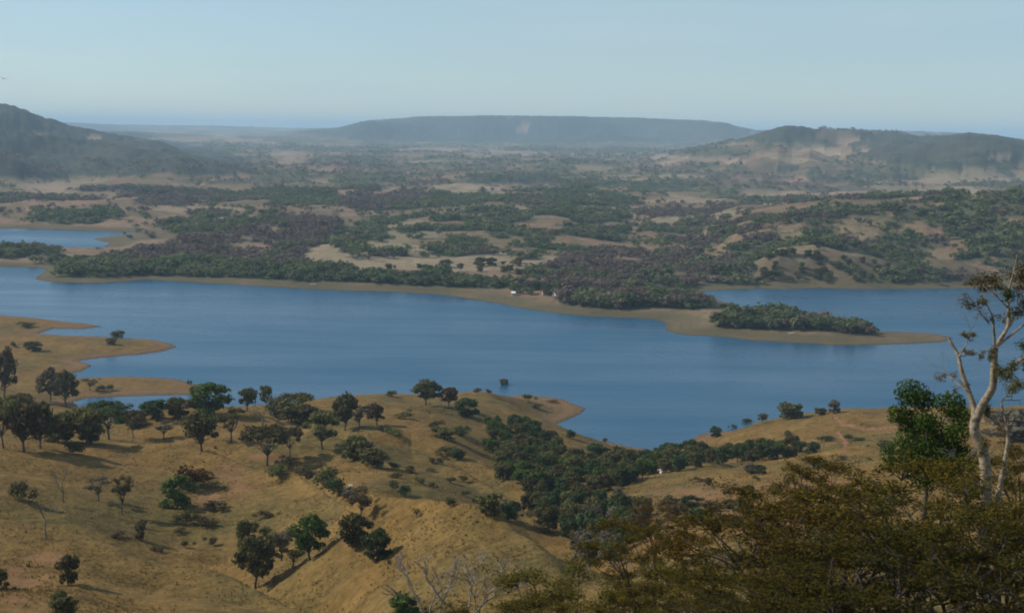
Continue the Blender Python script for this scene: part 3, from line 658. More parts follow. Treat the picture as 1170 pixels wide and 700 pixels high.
def plant(kind, x, y, zg, h, w, mat, label, group=None, bark='bark', variant=None, rz=None, sink=0.02):
    """one tree: an Empty at its foot, a trunk and a crown"""
    v = random.randrange(len(PROTO[kind])) if variant is None else variant % len(PROTO[kind])
    cm, tm = PROTO[kind][v]
    root = bpy.data.objects.new(NAME[kind], None); col.objects.link(root); root.empty_display_size = 0.5
    root.location = (x, y, zg - sink * h); root.rotation_euler = (0, 0, random.random() * 6.28 if rz is None else rz)
    sxy = w / PROTO_W[kind]; root.scale = (sxy, sxy, h)
    parts = []
    for nm, me in (('trunk', tm), ('crown' if kind != 'bare' else 'branches', cm)):
        key = (kind, v, nm)
        if key in built: o = built[key].copy()
        else: o = bpy.data.objects.new(nm, me); built[key] = o
        if nm in o.name and o.name.split('.')[0] != nm: o.name = nm
        col.objects.link(o); o.parent = root
        o.material_slots[0].link = 'OBJECT'; o.material_slots[0].material = M[mat] if nm == 'crown' else (M[bark] if kind != 'bare' else M['twig' if bark == 'bark' else bark])
    tag(root, label, CAT[kind], group); return root
def tree(kind, px, py, hpx, wpx, mat, label, group=None, bark='bark', **kw):
    p = hit(px, py)
    k = 0
    while p is None or p[3] > 1250:
        py += 1; k += 1; p = hit(px, py)
        if k > 30: print('no ground for', label); return None
    x, y, zg, d = p; s = math.hypot(d, CAM_Z - zg) / F_PX
    return plant(kind, x, y, zg, hpx * s * 1.02, wpx * s, mat, label, group, bark, **kw)

# ------------------------------------------------------------------ near trees one by one (pixel of the foot, height and width in the photo)
T = tree
T('bushy', 203, 580, 40, 38, 'green', 'round bright green tree casting a shadow on the left slope, beside reddish shrubs')
T('bushy', 78, 668, 36, 23, 'dark', 'narrow dark tree standing alone low on the left slope with a short shadow')
T('bushy', 72, 712, 38, 36, 'dark', 'dark green bushy tree cut off by the bottom edge, below the narrow dark tree')
T('bushy', -4, 672, 24, 30, 'dark', 'blackish shrub-like tree at the very left edge of the bare lower slope')
T('dome', 292, 672, 66, 54, 'olive', 'large drab olive tree on a slim trunk, tallest on the lower slope', bark='bark')
T('bushy', 282, 618, 26, 28, 'dark', 'small dark green tree just behind the large drab olive tree')
T('dome', 354, 640, 50, 48, 'green', 'bright green spreading tree in the hollow right of the large drab tree')
T('loose', 322, 640, 42, 36, 'grey', 'grey-green airy tree between the drab olive tree and the bright spreading tree')
T('loose', 334, 648, 26, 30, 'olive', 'small olive tree at the foot of the bright spreading tree')
T('bushy', 404, 626, 44, 40, 'dark', 'dense blackish green tree, left half of the dark pair in the hollow')
T('bushy', 430, 640, 38, 34, 'wood', 'dark tree in the hollow nearer the camera than its blackish neighbour')
T('loose', 412, 596, 42, 34, 'brown', 'thin brown tree with a sparse top above the dark pair in the hollow')
T('loose', 426, 642, 24, 18, 'grey', 'little pale green tree in front of the dark pair')
T('bushy', 463, 706, 32, 34, 'green', 'dark green bush-like tree at the bottom edge left of the bleached bare tree')
T('bare', 73, 574, 42, 30, 'grey', 'faint grey leafless tree, higher of two on the left slope')
T('bare', 52, 616, 42, 34, 'grey', 'faint grey leafless tree, lower of two on the left slope')
T('loose', 139, 588, 48, 26, 'olive', 'thin olive tree on the open slope left of the round bright green tree')
T('bushy', 160, 617, 22, 14, 'brown', 'small brownish tree with a dark shadow below the thin olive tree')
T('loose', 112, 572, 26, 26, 'grey', 'pale scrubby tree between the leafless trees and the thin olive tree')
T('shrub', 26, 572, 26, 24, 'olive', 'olive shrub near the left edge above the bare lower slope')
T('shrub', 222, 556, 26, 44, 'red', 'reddish brown spreading shrub beside the eroded red gully')
T('shrub', 212, 598, 18, 18, 'olive', 'small olive shrub just below the round bright green tree')
T('shrub', 226, 600, 13, 22, 'brown', 'low brown shrub right of the small olive shrub')
T('shrub', 248, 582, 12, 26, 'brown', 'low brown shrub at the lower end of the red gully')
T('dome', 230, 516, 48, 46, 'dark', 'dark dome-shaped tree on the crest with its shadow to the right')
T('loose', 264, 506, 44, 40, 'olive', 'olive open-crowned tree right of the dark dome-shaped tree')
T('umbrella', 305, 532, 46, 70, 'olive', 'broad umbrella-shaped olive tree on the crest above a long dark shadow')
T('umbrella', 332, 522, 36, 34, 'brown', 'smaller brown flat-topped tree leaning beside the broad umbrella tree')
T('shrub', 318, 545, 18, 30, 'dark', 'dark shrub in the shadow below the broad umbrella tree')
T('shrub', 368, 552, 22, 34, 'dark', 'dark shrub halfway along the shaded gully line')
T('shrub', 388, 566, 24, 32, 'wood', 'dark shrub near the lower end of the shaded gully line')
T('shrub', 402, 578, 24, 22, 'grey', 'greyish shrub at the lower end of the shaded gully line')
T('shrub', 350, 545, 15, 26, 'brown', 'brown shrub at the upper end of the shaded gully line')
T('dome', 369, 513, 48, 40, 'dark', 'dark tree with a leaning trunk on the middle ridge')
T('dome', 394, 492, 42, 34, 'dark', 'dark round tree behind the leaning-trunk tree on the middle ridge')
T('bushy', 238, 472, 37, 52, 'green', 'big dense green tree at the lake edge, widest on the left ridge')
T('dome', 283, 470, 30, 24, 'dark', 'dark round tree against the water right of the big dense green tree')
T('dome', 304, 466, 28, 18, 'dark', 'small round-topped tree standing against the water, taller than the grey ones beside it')
T('bare', 300, 486, 36, 34, 'grey', 'pinkish grey leafless tree in front of the dark round lakeside trees')
T('bare', 318, 482, 34, 28, 'grey', 'grey leafless tree with a pale trunk left of the wide flat-topped lakeside tree')
T('umbrella', 340, 474, 26, 46, 'olive', 'wide flat-topped olive tree seen against the lake')
T('bushy', 334, 482, 26, 42, 'olive', 'olive bushy tree below the wide flat-topped lakeside tree')
T('bushy', 352, 480, 20, 26, 'brown', 'brown bushy tree right of the olive bushy tree on the ridge')
T('bushy', 320, 478, 26, 30, 'wood', 'dark green tree tucked behind the pale grey leafless trees')
T('loose', 410, 490, 28, 30, 'grey', 'grey rounded tree right of the dark round tree on the middle ridge')
T('dome', 430, 486, 26, 24, 'brown', 'small brown round tree at the right end of the middle ridge trees')
T('bushy', 408, 524, 28, 38, 'dark', 'dark low tree in the dip right of the leaning-trunk tree')
T('bushy', 426, 534, 24, 34, 'olive', 'olive low tree in the dip right of the dark low tree')
T('shrub', 440, 492, 8, 20, 'dark', 'flat dark shrub below the small brown round tree')
T('shrub', 462, 478, 8, 24, 'olive', 'flat olive shrub on the grass left of the tallest ridge dome')
# the row of trees at the left edge
for a in (
 ('umbrella', 4, 512, 54, 54, 'olive', 'olive flat-topped tree at the left edge of the tree row'),
 ('dome', 28, 516, 56, 50, 'brown', 'brown-olive tree on a forked trunk in the left tree row'),
 ('dome', 47, 512, 50, 36, 'dark', 'dark tree in the middle of the left tree row'),
 ('bushy', 68, 505, 36, 40, 'olive', 'olive bushy tree in the left tree row behind the dark one'),
 ('dome', 98, 508, 46, 48, 'olive', 'wide olive tree right of the middle of the left tree row'),
 ('loose', 124, 502, 42, 44, 'wood', 'grey-green open tree near the right end of the left tree row'),
 ('bushy', 104, 506, 24, 26, 'dark', 'small dark tree under the wide olive one in the left row'),
 ('umbrella', 152, 500, 32, 36, 'brown', 'dark brown arching tree ending the left tree row'),
 ('shrub', 83, 518, 18, 20, 'dark', 'small dark shrub in front of the left tree row'),
 ('shrub', 150, 488, 16, 30, 'olive', 'olive shrub behind the arching tree of the left row'),
 ('bushy', 18, 486, 36, 44, 'olive', 'olive tree behind the left tree row near the left edge'),
 ('bushy', 118, 480, 24, 40, 'wood', 'grey-green tree by the small inlet behind the left tree row'),
 ('bushy', 175, 478, 22, 36, 'wood', 'blue-green tree by the small inlet left of the big dense green tree'),
 ('bushy', 205, 476, 24, 34, 'olive', 'olive tree touching the left side of the big dense green tree'),
 ('loose', 187, 502, 22, 26, 'grey', 'faint grey tree on the grass between the left row and the dark dome tree'),
 ('dome', 6, 456, 56, 34, 'brown', 'grey-brown round tree on the lowland at the left edge'),
 ('dome', 76, 464, 38, 34, 'dark', 'dark green round tree on the lowland above the left tree row'),
 ('dome', 58, 458, 38, 30, 'brown', 'brown tree touching the dark green round lowland tree'),
 ('bushy', 28, 466, 18, 24, 'olive', 'low olive tree between the two lowland round trees'),
 ('loose', 103, 446, 14, 18, 'dark', 'tiny scraggly tree on the strip of land by the inlet'),
 ('shrub', 120, 446, 8, 16, 'dark', 'low dark shrub on the strip of land by the inlet'),
 ('bushy', 133, 386, 9, 16, 'dark', 'small dark tree on the water side of the left point'),
 ('bushy', 127, 393.5, 8, 14, 'dark', 'small dark tree on the left point, just below its twin'),
 ('bushy', 38, 401, 12, 20, 'dark', 'wide dark tree on the grassy left point with a shadow beside it'),
 ('shrub', 17, 396, 6, 9, 'dark', 'tiny dark shrub at the left end of the grassy point'),
 ('shrub', 30, 373, 6, 20, 'olive', 'low olive shrub on the uppermost thin spit at left'),
 ('shrub', 217, 440, 7, 5, 'dark', 'tiny dark shrub at the tip of the strip by the inlet'),
 # middle ridge and headland
 ('dome', 487, 463, 31, 38, 'dark', 'big dark dome-crowned tree on the ridge against the lake'),
 ('dome', 513, 466, 28, 22, 'brown', 'narrower brown tree right of the big dark dome-crowned tree'),
 ('bushy', 534, 476, 24, 30, 'wood', 'dark bushy tree on the ridge slope above the valley wood'),
 ('bare', 503, 470, 18, 16, 'grey', 'small bare grey tree between the big dome and the brown tree'),
 ('shrub', 448, 453, 8, 15, 'dark', 'dark shrub on the skyline of the ridge left of the big dome'),
 ('shrub', 545, 448, 5, 14, 'dark', 'flat dark shrub on the skyline of the headland'),
 ('shrub', 558, 449, 6, 7, 'dark', 'tiny dark shrub on the headland skyline left of the lone tree'),
 ('dome', 576, 443, 12, 11, 'dark', 'lone round tree on the headland skyline against the lake'),
 ('shrub', 603, 458, 9, 14, 'olive', 'olive shrub in the middle of the headland'),
 ('shrub', 613, 466, 5, 16, 'dark', 'flat dark shrub low on the headland'),
 ('shrub', 632, 460, 4, 14, 'brown', 'low brown shrub near the tip of the headland'),
 ('bushy', 652, 500, 10, 13, 'wood', 'green tree at the head of the little bay'),
 ('shrub', 691, 504, 4, 9, 'dark', 'tiny dark shrub on the bank against the lake, right of the little bay'),
 ('bushy', 508, 500, 13, 34, 'olive', 'low olive tree on the slope below the ridge domes'),
 ('shrub', 526, 497, 12, 24, 'wood', 'dark shrub left of the top of the valley wood'),
 ('shrub', 500, 488, 8, 22, 'olive', 'olive shrub between the ridge domes and the low olive tree'),
 ('bushy', 524, 524, 13, 18, 'wood', 'dark tree on the open slope left of the valley wood'),
 ('shrub', 510, 520, 12, 22, 'olive', 'olive shrub left of the dark tree on the open slope'),
 ('shrub', 448, 495, 7, 24, 'dark', 'long dark shrub on the grass below the middle ridge trees'),
 ('shrub', 450, 560, 15, 16, 'dark', 'dark shrub on the fold line across the middle slope'),
 ('shrub', 463, 566, 14, 16, 'wood', 'greenish shrub lower along the fold line across the middle slope'),
 ('shrub', 515, 578, 12, 14, 'dark', 'small dark shrub on the crest of the rounded central hill'),
 ('bushy', 558, 588, 26, 30, 'dark', 'dark tree behind the crest of the rounded central hill'),
 ('bushy', 580, 594, 24, 26, 'wood', 'green tree behind the crest, right of the dark one'),
 ('loose', 476, 592, 12, 10, 'dark', 'small dark tree alone on the face of the rounded central hill'),
 # right hillside
 ('bushy', 818, 499, 13, 15, 'wood', 'small green tree lowest on the right hill skyline with a shadow'),
 ('shrub', 838, 490, 6, 8, 'olive', 'small olive shrub on the right hill skyline'),
 ('bushy', 853, 484, 7, 12, 'dark', 'small dark round tree on the right hill skyline'),
 ('dome', 871, 483, 12, 13, 'dark', 'dark small tree left of the largest dome on the right hill skyline'),
 ('bushy', 904, 478, 20, 29, 'dark', 'largest dark dome of a tree on the right hill skyline'),
 ('bushy', 938, 474, 9, 15, 'olive', 'low olive tree on the skyline beside the start of the red track'),
 ('bushy', 953, 472, 16, 14, 'grey', 'grey-green upright tree on the skyline beside the start of the red track'),
 ('shrub', 902, 501, 11, 14, 'olive', 'round olive shrub on the face of the right hill'),
 ('shrub', 916, 509, 7, 8, 'dark', 'small dark shrub on the face of the right hill'),
 ('shrub', 945, 504, 7, 20, 'wood', 'flat green shrub left of the red track'),
 ('shrub', 978, 503, 7, 22, 'wood', 'flat green shrub right of the red track'),
 ('dome', 935, 540, 17, 20, 'dark', 'dark tree standing on the tan slope below the belt of wood'),
 ('bushy', 858, 541, 13, 16, 'grey', 'grey-green tree, left of a touching pair on the tan slope'),
 ('bushy', 868, 542, 13, 14, 'wood', 'green tree, right of a touching pair on the tan slope'),
 ('dome', 809, 557, 13, 12, 'dark', 'small dark tree with its shadow on the tan slope above the acacias'),
 ('bushy', 855, 567, 15, 17, 'dark', 'round dark tree just above the rusty acacias'),
 ('shrub', 830, 567, 9, 8, 'olive', 'small olive shrub between the two dark trees above the acacias'),
 ('bare', 921, 546, 26, 16, 'grey', 'thin grey leafless tree left of the dark tree on the tan slope'),
 ('loose', 893, 566, 15, 20, 'brown', 'thin brown tree on the tan slope right of the round dark tree'),
 ('bushy', 1158, 503, 36, 66, 'grey', 'big grey round tree on the right hill near the frame edge'),
 ('bushy', 1012, 518, 16, 22, 'olive', 'olive tree on the slope left of the glossy green tree'),
): T(*a)

# the woods in the valley: every tree on its own
def scatter_px(poly, n, sep, seed):
    r = np.random.default_rng(seed); a = np.array(poly, float); out = []
    for _ in range(n * 200):
        if len(out) >= n: break
        q = (r.uniform(a[:, 0].min(), a[:, 0].max()), r.uniform(a[:, 1].min(), a[:, 1].max()))
        if not in_poly(np.array([q[0]]), np.array([q[1]]), poly)[0]: continue
        s = sep * (0.55 + 0.45 * (q[1] - 470) / 100)
        if any(abs(q[0] - o[0]) < s and abs(q[1] - o[1]) < s * 0.45 for o in out): continue
        out.append(q)
    return sorted(out, key=lambda q: q[1])
def grove(poly, n, sep, seed, label, group, hr=(15, 24), mats=('wood', 'wood', 'dark', 'green', 'olive')):
    r = random.Random(seed)
    for (px, py) in scatter_px(poly, n, sep, seed):
        k = 0.6 + 0.5 * min(max((py - 480) / 120, 0), 1.3)
        T(r.choice(['bushy', 'bushy', 'dome', 'bushy']), px, py, r.uniform(*hr) * 1.18 * k, r.uniform(18, 31) * k, r.choice(mats), label, group)
grove([(560, 484), (600, 486), (622, 498), (645, 515), (665, 535), (745, 540), (720, 553), (690, 562), (660, 568), (640, 590), (620, 575), (590, 558), (568, 545), (556, 520)], 88, 9, 1,
      'dark green tree crowded into the wood that fills the central valley', 'trees of the central valley wood')
grove([(735, 528), (760, 522), (800, 522), (860, 522), (900, 518), (955, 514), (900, 523), (850, 528), (800, 534), (760, 542), (735, 544)], 40, 9, 2,
      'green tree in the narrow belt of wood along the foot of the right hill', 'trees of the belt of wood below the right hill', (14, 26))
grove([(650, 522), (700, 524), (745, 528), (748, 548), (700, 560), (655, 556)], 22, 10, 31,
      'dark green tree where the central valley wood meets the belt of wood', 'trees joining the valley wood and the belt of wood', (17, 26))
grove([(600, 582), (640, 592), (668, 575), (672, 600), (650, 616), (625, 608)], 12, 11, 32,
      'dark tree filling the dip behind the right end of the rounded central hill', 'trees in the dip behind the central hill', (20, 28), ('wood', 'dark', 'dark', 'olive'))
grove([(655, 592), (690, 586), (735, 592), (745, 604), (720, 622), (706, 652), (672, 655), (650, 622)], 28, 11, 3,
      'dark green tree in the lower wood below the central valley, behind the acacias', 'trees of the lower valley wood', (20, 32), ('wood', 'dark', 'wood', 'olive', 'grey'))
grove([(755, 580), (800, 572), (850, 585), (840, 605), (780, 606)], 9, 14, 4,
      'low olive tree in the hollow just above the rusty acacias', 'trees in the hollow above the acacias', (10, 18), ('olive', 'grey', 'brown', 'wood'))
r_ = random.Random(5)
for (px, py) in scatter_px([(470, 515), (560, 560), (640, 610), (560, 585), (480, 560), (440, 540)], 14, 14, 6):
    T('shrub', px, py, r_.uniform(5, 10), r_.uniform(8, 16), r_.choice(['olive', 'dark', 'brown']), 'small shrub on the olive slope above the rounded central hill', 'shrubs of the olive middle slope')
for (px, py) in scatter_px([(110, 590), (300, 590), (330, 640), (200, 640), (120, 610)], 10, 20, 8):
    T('shrub', px, py, r_.uniform(6, 11), r_.uniform(10, 18), r_.choice(['olive', 'brown', 'brown']), 'small weedy shrub in the grassy hollow below the round bright green tree', 'weedy shrubs of the left hollow')
for (px, py) in scatter_px([(790, 545), (1010, 520), (1010, 560), (900, 590), (800, 560)], 12, 22, 9):
    T('shrub', px, py, r_.uniform(4, 8), r_.uniform(6, 13), r_.choice(['olive', 'brown', 'dark']), 'tiny shrub dotted over the tan slope below the belt of wood', 'shrubs of the tan right slope')

# trees standing alone across the lake
def far_hit(px, py):
    p = hit(px, py, 1000); return p if p and p[2] > 0.4 else None
def lone_far(poly, n, sep, seed, label, group, hr, mats):
    r = random.Random(seed)
    for (px, py) in scatter_px(poly, n, sep, seed):
        p = far_hit(px, py)
        if not p: continue
        s = p[3] / F_PX; h = r.uniform(*hr)
        plant(r.choice(['bushy', 'bushy', 'dome', 'shrub']), p[0], p[1], p[2], h * s, h * r.uniform(0.9, 1.5) * s, r.choice(mats), label, group)
lone_far([(420, 306), (600, 300), (612, 320), (560, 318), (430, 310)], 20, 11, 11, 'dark tree standing on the tan pasture behind the far shore wood', 'trees of the tan pasture beyond the lake', (6, 12), ('dark', 'wood', 'olive'))
lone_far([(880, 290), (930, 284), (990, 298), (1040, 312), (1010, 324), (860, 324)], 60, 6.5, 12, 'small tree dotted over the pale grassy hill above the far right bay', 'trees of the pale hill above the right bay', (5, 9), ('dark', 'wood', 'olive', 'olive'))
lone_far([(588, 330), (632, 330), (632, 338), (592, 338)], 9, 9, 13, 'dark tree shading the red-roofed farm on the far shore', 'trees around the far shore farm', (8, 13), ('dark', 'wood'))
lone_far([(806, 346), (850, 350), (838, 358), (812, 356)], 5, 9, 14, 'small tree between the shore wood and the wooded islet', 'trees between the shore wood and the islet', (6, 11), ('brown', 'wood', 'grey'))

# ------------------------------------------------------------------ far woods that read as one mass
def tiny_crowns(r, n_var, quads):
    out = []
    for v in range(n_var):
        k = r.integers(3, 6)
        lb = [(r.normal() * .2, r.normal() * .2, 0.5 + r.random() * 0.3, .34, .34, .3) for _ in range(k)]
        V, F = crown_arrays(lb, quads, 0.17, int(r.integers(9999)), shell=0.5, under=0.9); out.append(V)
    return out
def wood_mass(name, label, select, spacing, hgt, seed, quads=70, cat='wood'):
    r = np.random.default_rng(seed)
    area = np.zeros((nD, nA)); area[:-1, :-1] = (DD[:-1, None] * np.diff(AZ)[None, :]) * np.diff(DD)[:, None]
    w = np.where(select, area.ravel() * np.clip(wood, 0, 1), 0.0); tot = w.sum()
    n = int(tot / spacing ** 2)
    if n < 1: return
    idx = r.choice(len(w), n, p=w / tot)
    da = np.append(np.diff(AZ), AZ[-1] - AZ[-2])[idx % nA]; dd = np.append(np.diff(DD), 0)[idx // nA]
    a = gaz[idx] + r.random(n) * da; d = gd[idx] + r.random(n) * dd
    x, y = d * np.sin(a), d * np.cos(a); zz = height(x, y)
    ok = zz > 0.5; x, y, zz, idx = x[ok], y[ok], zz[ok], idx[ok]; n = len(x)
    cv = tiny_crowns(r, 12, quads); Vs, Cs = [], []
    pick = r.integers(0, 12, n); h = hgt * (0.5 + 0.85 * r.random(n) ** 1.4) * np.clip(1 + 0.4 * fbm(x, y, 60, 3, seed), .5, 1.7); wd_ = h * (0.95 + 0.7 * r.random(n))
    th = r.random(n) * 6.28
    g1, g2 = np.array((0.072, 0.100, 0.044)), np.array((0.165, 0.180, 0.076)); b1, b2 = np.array((0.125, 0.094, 0.076)), np.array((0.190, 0.145, 0.115))
    u = np.clip(0.5 + 0.45 * fbm(x, y, 45, 3, seed + 5) + 0.22 * r.normal(size=n), 0, 1)[:, None]; br = (0.5 + 0.5 * fbm(x, y, 55, 3, seed + 9) + 0.12 * r.normal(size=n) < brown[idx])[:, None]
    tint = np.where(br, b1 + (b2 - b1) * u, g1 + (g2 - g1) * u)
    for v in range(12):
        k = np.where(pick == v)[0]
        if not len(k): continue
        V = cv[v]; c, s = np.cos(th[k])[:, None], np.sin(th[k])[:, None]
        X = (V[None, :, 0] * c - V[None, :, 1] * s) * wd_[k][:, None] + x[k][:, None]; Y = (V[None, :, 0] * s + V[None, :, 1] * c) * wd_[k][:, None] + y[k][:, None]
        Z = V[None, :, 2] * h[k][:, None] + zz[k][:, None] - 0.12 * h[k][:, None]
        Vs.append(np.stack([X, Y, Z], -1).reshape(-1, 3)); Cs.append(np.repeat(tint[k], len(V), 0))
    V = np.concatenate(Vs); C = np.concatenate(Cs)
    me = np_mesh(name, V, np.arange(len(V)).reshape(-1, 4))
    a = me.color_attributes.new('tint', 'FLOAT_COLOR', 'POINT'); a.data.foreach_set('color', np.c_[C, np.ones(len(C))].astype(np.float32).ravel())
    o = link(name, me, MASS); tag(o, label, cat, kind='stuff'); print(name, n)
MASS = wood_mass_material('far_foliage'); GRASSM = wood_mass_material('dry_grass', 0.5, 0.85, 1.3)
infr = (np.abs(gaz) < math.radians(25))
wood_mass('lakeside_wood', 'dark green wood along the far shore peninsula', (zone == 1) & infr, 5.4, 8.2, 1, 60)
wood_mass('islet_wood', 'rounded green and brown wood covering the islet', (zone == 3) & infr, 4.4, 8.5, 2)
wood_mass('hillside_wood', 'green and leafless brown woods over the hills beyond the lake', (zone != 1) & (zone != 3) & (gd < 3000) & infr & visible, 7.4, 7.6, 3, 50)
wood_mass('distant_wood', 'bluish dark woods scattered over the distant plain', (gd >= 3000) & (gd < 9000) & ((zone != 4) | (gd < 3900)) & infr & visible, 27, 11, 4, 24)

# ------------------------------------------------------------------ dry grass tussocks on the near hills
clump = fbm(gx, gy, 22, 3, 77)
def tussocks(name, label, cat, n, seed, hmin, hmax, wid, cols, mask, blades=6):
    r = np.random.default_rng(seed)
    area = np.zeros((nD, nA)); area[:-1, :-1] = (DD[:-1, None] * np.diff(AZ)[None, :]) * np.diff(DD)[:, None]
    w = np.where(mask, area.ravel() / gd ** 1.0 * np.clip(0.5 + 1.3 * clump, 0.05, 2), 0); idx = r.choice(len(w), n, p=w / w.sum())
    da = np.append(np.diff(AZ), 0)[idx % nA]; dd = np.append(np.diff(DD), 0)[idx // nA]
    a = gaz[idx] + r.random(n) * da; d = gd[idx] + r.random(n) * dd
    x, y = d * np.sin(a), d * np.cos(a); zz = height(x, y)
    h = hmin + (hmax - hmin) * r.random(n) ** 2
    th = r.random((n, blades)) * 6.28; R = wid * h[:, None] * (0.5 + r.random((n, blades)))
    bx, by = np.cos(th), np.sin(th)
    tip = np.stack([x[:, None] + bx * R, y[:, None] + by * R, zz[:, None] + h[:, None] * (0.6 + 0.5 * r.random((n, blades)))], -1)
    bw = 0.22 * h[:, None]
    b0 = np.stack([x[:, None] - by * bw + bx * R * .2, y[:, None] + bx * bw + by * R * .2, zz[:, None] - 0.08 + 0 * bx], -1)
    b1 = np.stack([x[:, None] + by * bw + bx * R * .2, y[:, None] - bx * bw + by * R * .2, zz[:, None] - 0.08 + 0 * bx], -1)
    V = np.stack([b0, b1, tip], 2).reshape(-1, 3)
    me = np_mesh(name, V, np.arange(len(V)).reshape(-1, 3))
    c = np.array(cols)[r.integers(0, len(cols), n)]
    cc = np.repeat(c, blades * 3, 0); at = me.color_attributes.new('tint', 'FLOAT_COLOR', 'POINT'); at.data.foreach_set('color', np.c_[cc, np.ones(len(cc))].astype(np.float32).ravel())
    o = link(name, me, GRASSM); tag(o, label, cat, kind='stuff')
nearvis = near & visible & (sd_ > 12) & (gd > 100) & (gd < 620) & infr & (bare < 0.4)
tussocks('dry_grass', 'golden dry grass tussocks covering the near hills', 'grass', 90000, 21, 0.12, 0.45, 0.9, [(0.17, 0.112, 0.033), (0.14, 0.096, 0.030), (0.21, 0.145, 0.048), (0.11, 0.082, 0.026)], nearvis)
tussocks('dark_weeds', 'dark weeds and low scrub scattered through the dry grass', 'weeds', 420, 22, 0.3, 1.0, 0.9, [(0.06, 0.055, 0.024), (0.085, 0.07, 0.03), (0.07, 0.05, 0.025)], nearvis & (clump > 0.12), 12)

# ------------------------------------------------------------------ foreground trees on the viewer's own slope
def at_px(px, py, d):
    az, t = ray(px, py); return np.array((d * math.sin(float(az)), d * math.cos(float(az)), CAM_Z + d * float(t)))
def ground_at(px, d):
    az, _ = ray(px, 500); x, y = d * math.sin(float(az)), d * math.cos(float(az)); return x, y, float(height(np.array([x]), np.array([y]))[0])
def sweep_arrays(pts, rad, sides=8, sub=4):
    """one continuous tapered tube through the points (Catmull-Rom)"""
    P = np.array(pts, float); Rr = np.array(rad, float); n = len(P); Q = np.vstack([2 * P[0] - P[1], P, 2 * P[-1] - P[-2]]); C_, R2 = [], []
    for i in range(n - 1):
        a, b, c, d = Q[i], Q[i + 1], Q[i + 2], Q[i + 3]
        for k in range(sub):
            t = k / sub; C_.append(0.5 * (2 * b + (c - a) * t + (2 * a - 5 * b + 4 * c - d) * t * t + (3 * b - a - 3 * c + d) * t ** 3)); R2.append(Rr[i] + (Rr[i + 1] - Rr[i]) * t)
    C_.append(P[-1]); R2.append(Rr[-1]); C_ = np.array(C_); m = len(C_)
    T_ = np.gradient(C_, axis=0); T_ /= np.linalg.norm(T_, axis=1, keepdims=True) + 1e-9
    a = np.cross(T_, (0.12, 0.97, 0.2)); a /= np.linalg.norm(a, axis=1, keepdims=True) + 1e-9; b = np.cross(T_, a)
    th = np.arange(sides) * 2 * math.pi / sides
    V = (C_[:, None] + np.array(R2)[:, None, None] * (np.cos(th)[None, :, None] * a[:, None] + np.sin(th)[None, :, None] * b[:, None])).reshape(-1, 3)
    i = np.arange(sides); jn = (i + 1) % sides
    F = np.concatenate([np.stack([k * sides + i, k * sides + jn, (k + 1) * sides + jn, (k + 1) * sides + i], 1) for k in range(m - 1)])
    return V, F
def join_arrays(parts):
    Vs, Fs, o = [], [], 0
    for V, F in parts: Vs.append(V); Fs.append(F + o); o += len(V)
    return np.concatenate(Vs), np.concatenate(Fs)
def acacia_mesh(seed, plates=26, sprays=520, leaf=0.0135):
    """open acacia, unit height and about 1.15 wide: slanting limbs carrying flat feathery plates of fine leaf"""
    r = np.random.default_rng(seed); tubes = []; Vs, Fs, o = [], [], 0
    stems = []
    for k in range(5):
        a = k * 1.257 + r.random() * .7; e = np.array((0.30 * math.cos(a), 0.30 * math.sin(a), 0.62 + .1 * r.random()))
        p = [np.array((0.02 * math.cos(a), .02 * math.sin(a), -.04)), e * (0.3, 0.3, 0.36) + r.normal(size=3) * .02, e * (.62, .62, .70) + r.normal(size=3) * .025, e]
        stems.append(p); tubes.append(sweep_arrays(p, [.017, .014, .010, .005], 6, 3))
    for i in range(plates):
        hh = 0.26 + 0.74 * ((i + r.random()) / plates) ** 0.8; a = i * 2.4 + r.random() * .6; q = (0.10 + 0.50 * math.sqrt(r.random())) * (0.55 + 0.45 * math.sin(math.pi * min(hh, .72) / 1.3))
        c = np.array((q * math.cos(a), q * math.sin(a), hh - 0.26 * q * q)); rx = 0.13 + 0.09 * r.random(); rz = 0.030 + 0.03 * r.random()
        st = min(stems, key=lambda p: np.linalg.norm(p[2][:2] - c[:2] * .5)); b0 = st[2] if hh > .55 else st[1]
        mid = b0 * .45 + c * .55 + r.normal(size=3) * .03; mid[2] -= .03
        tubes.append(sweep_arrays([b0, mid, c - (0, 0, rz * .4)], [.007, .005, .0025], 4, 3))
        nb = 9; ends = []
        for _ in range(nb):
            an = r.random() * 6.28; e = c + np.array((math.cos(an) * rx, math.sin(an) * rx, rz * r.normal() * .8)) * (0.55 + .6 * r.random()); ends.append(e)
            tubes.append(sweep_arrays([mid * .25 + c * .75, (c + e) / 2 + r.normal(size=3) * .01, e], [.003, .002, .001], 3, 2))
        ends = np.array(ends); m = int(r.uniform(.6, 1.2) * sprays * (rx / .17) ** 2); k = r.integers(0, nb, m); t = r.random(m) ** .6
        pos = c + (ends[k] - c) * t[:, None] * 1.12 + r.normal(size=(m, 3)) * np.array((.026, .026, .016)); nrm = np.array((0, 0, 1.0)) + 0.75 * rand_dirs(m, r); nrm /= np.linalg.norm(nrm, axis=1, keepdims=True)
        V, F = leaf_quads(pos, nrm, leaf, r, 0.34); Vs.append(V); Fs.append(F + o); o += len(V)
    tm = np_mesh('acacia_trunk', *join_arrays(tubes_same(tubes)), True); cm = np_mesh('acacia_crown', np.concatenate(Vs), np.concatenate(Fs))
    cm.materials.append(M['rust']); tm.materials.append(M['bark']); return cm, tm, 1.2
def tubes_same(t): return t
ACACIA = [acacia_mesh(s) for s in (3, 8, 15)]
acacia_built = {}
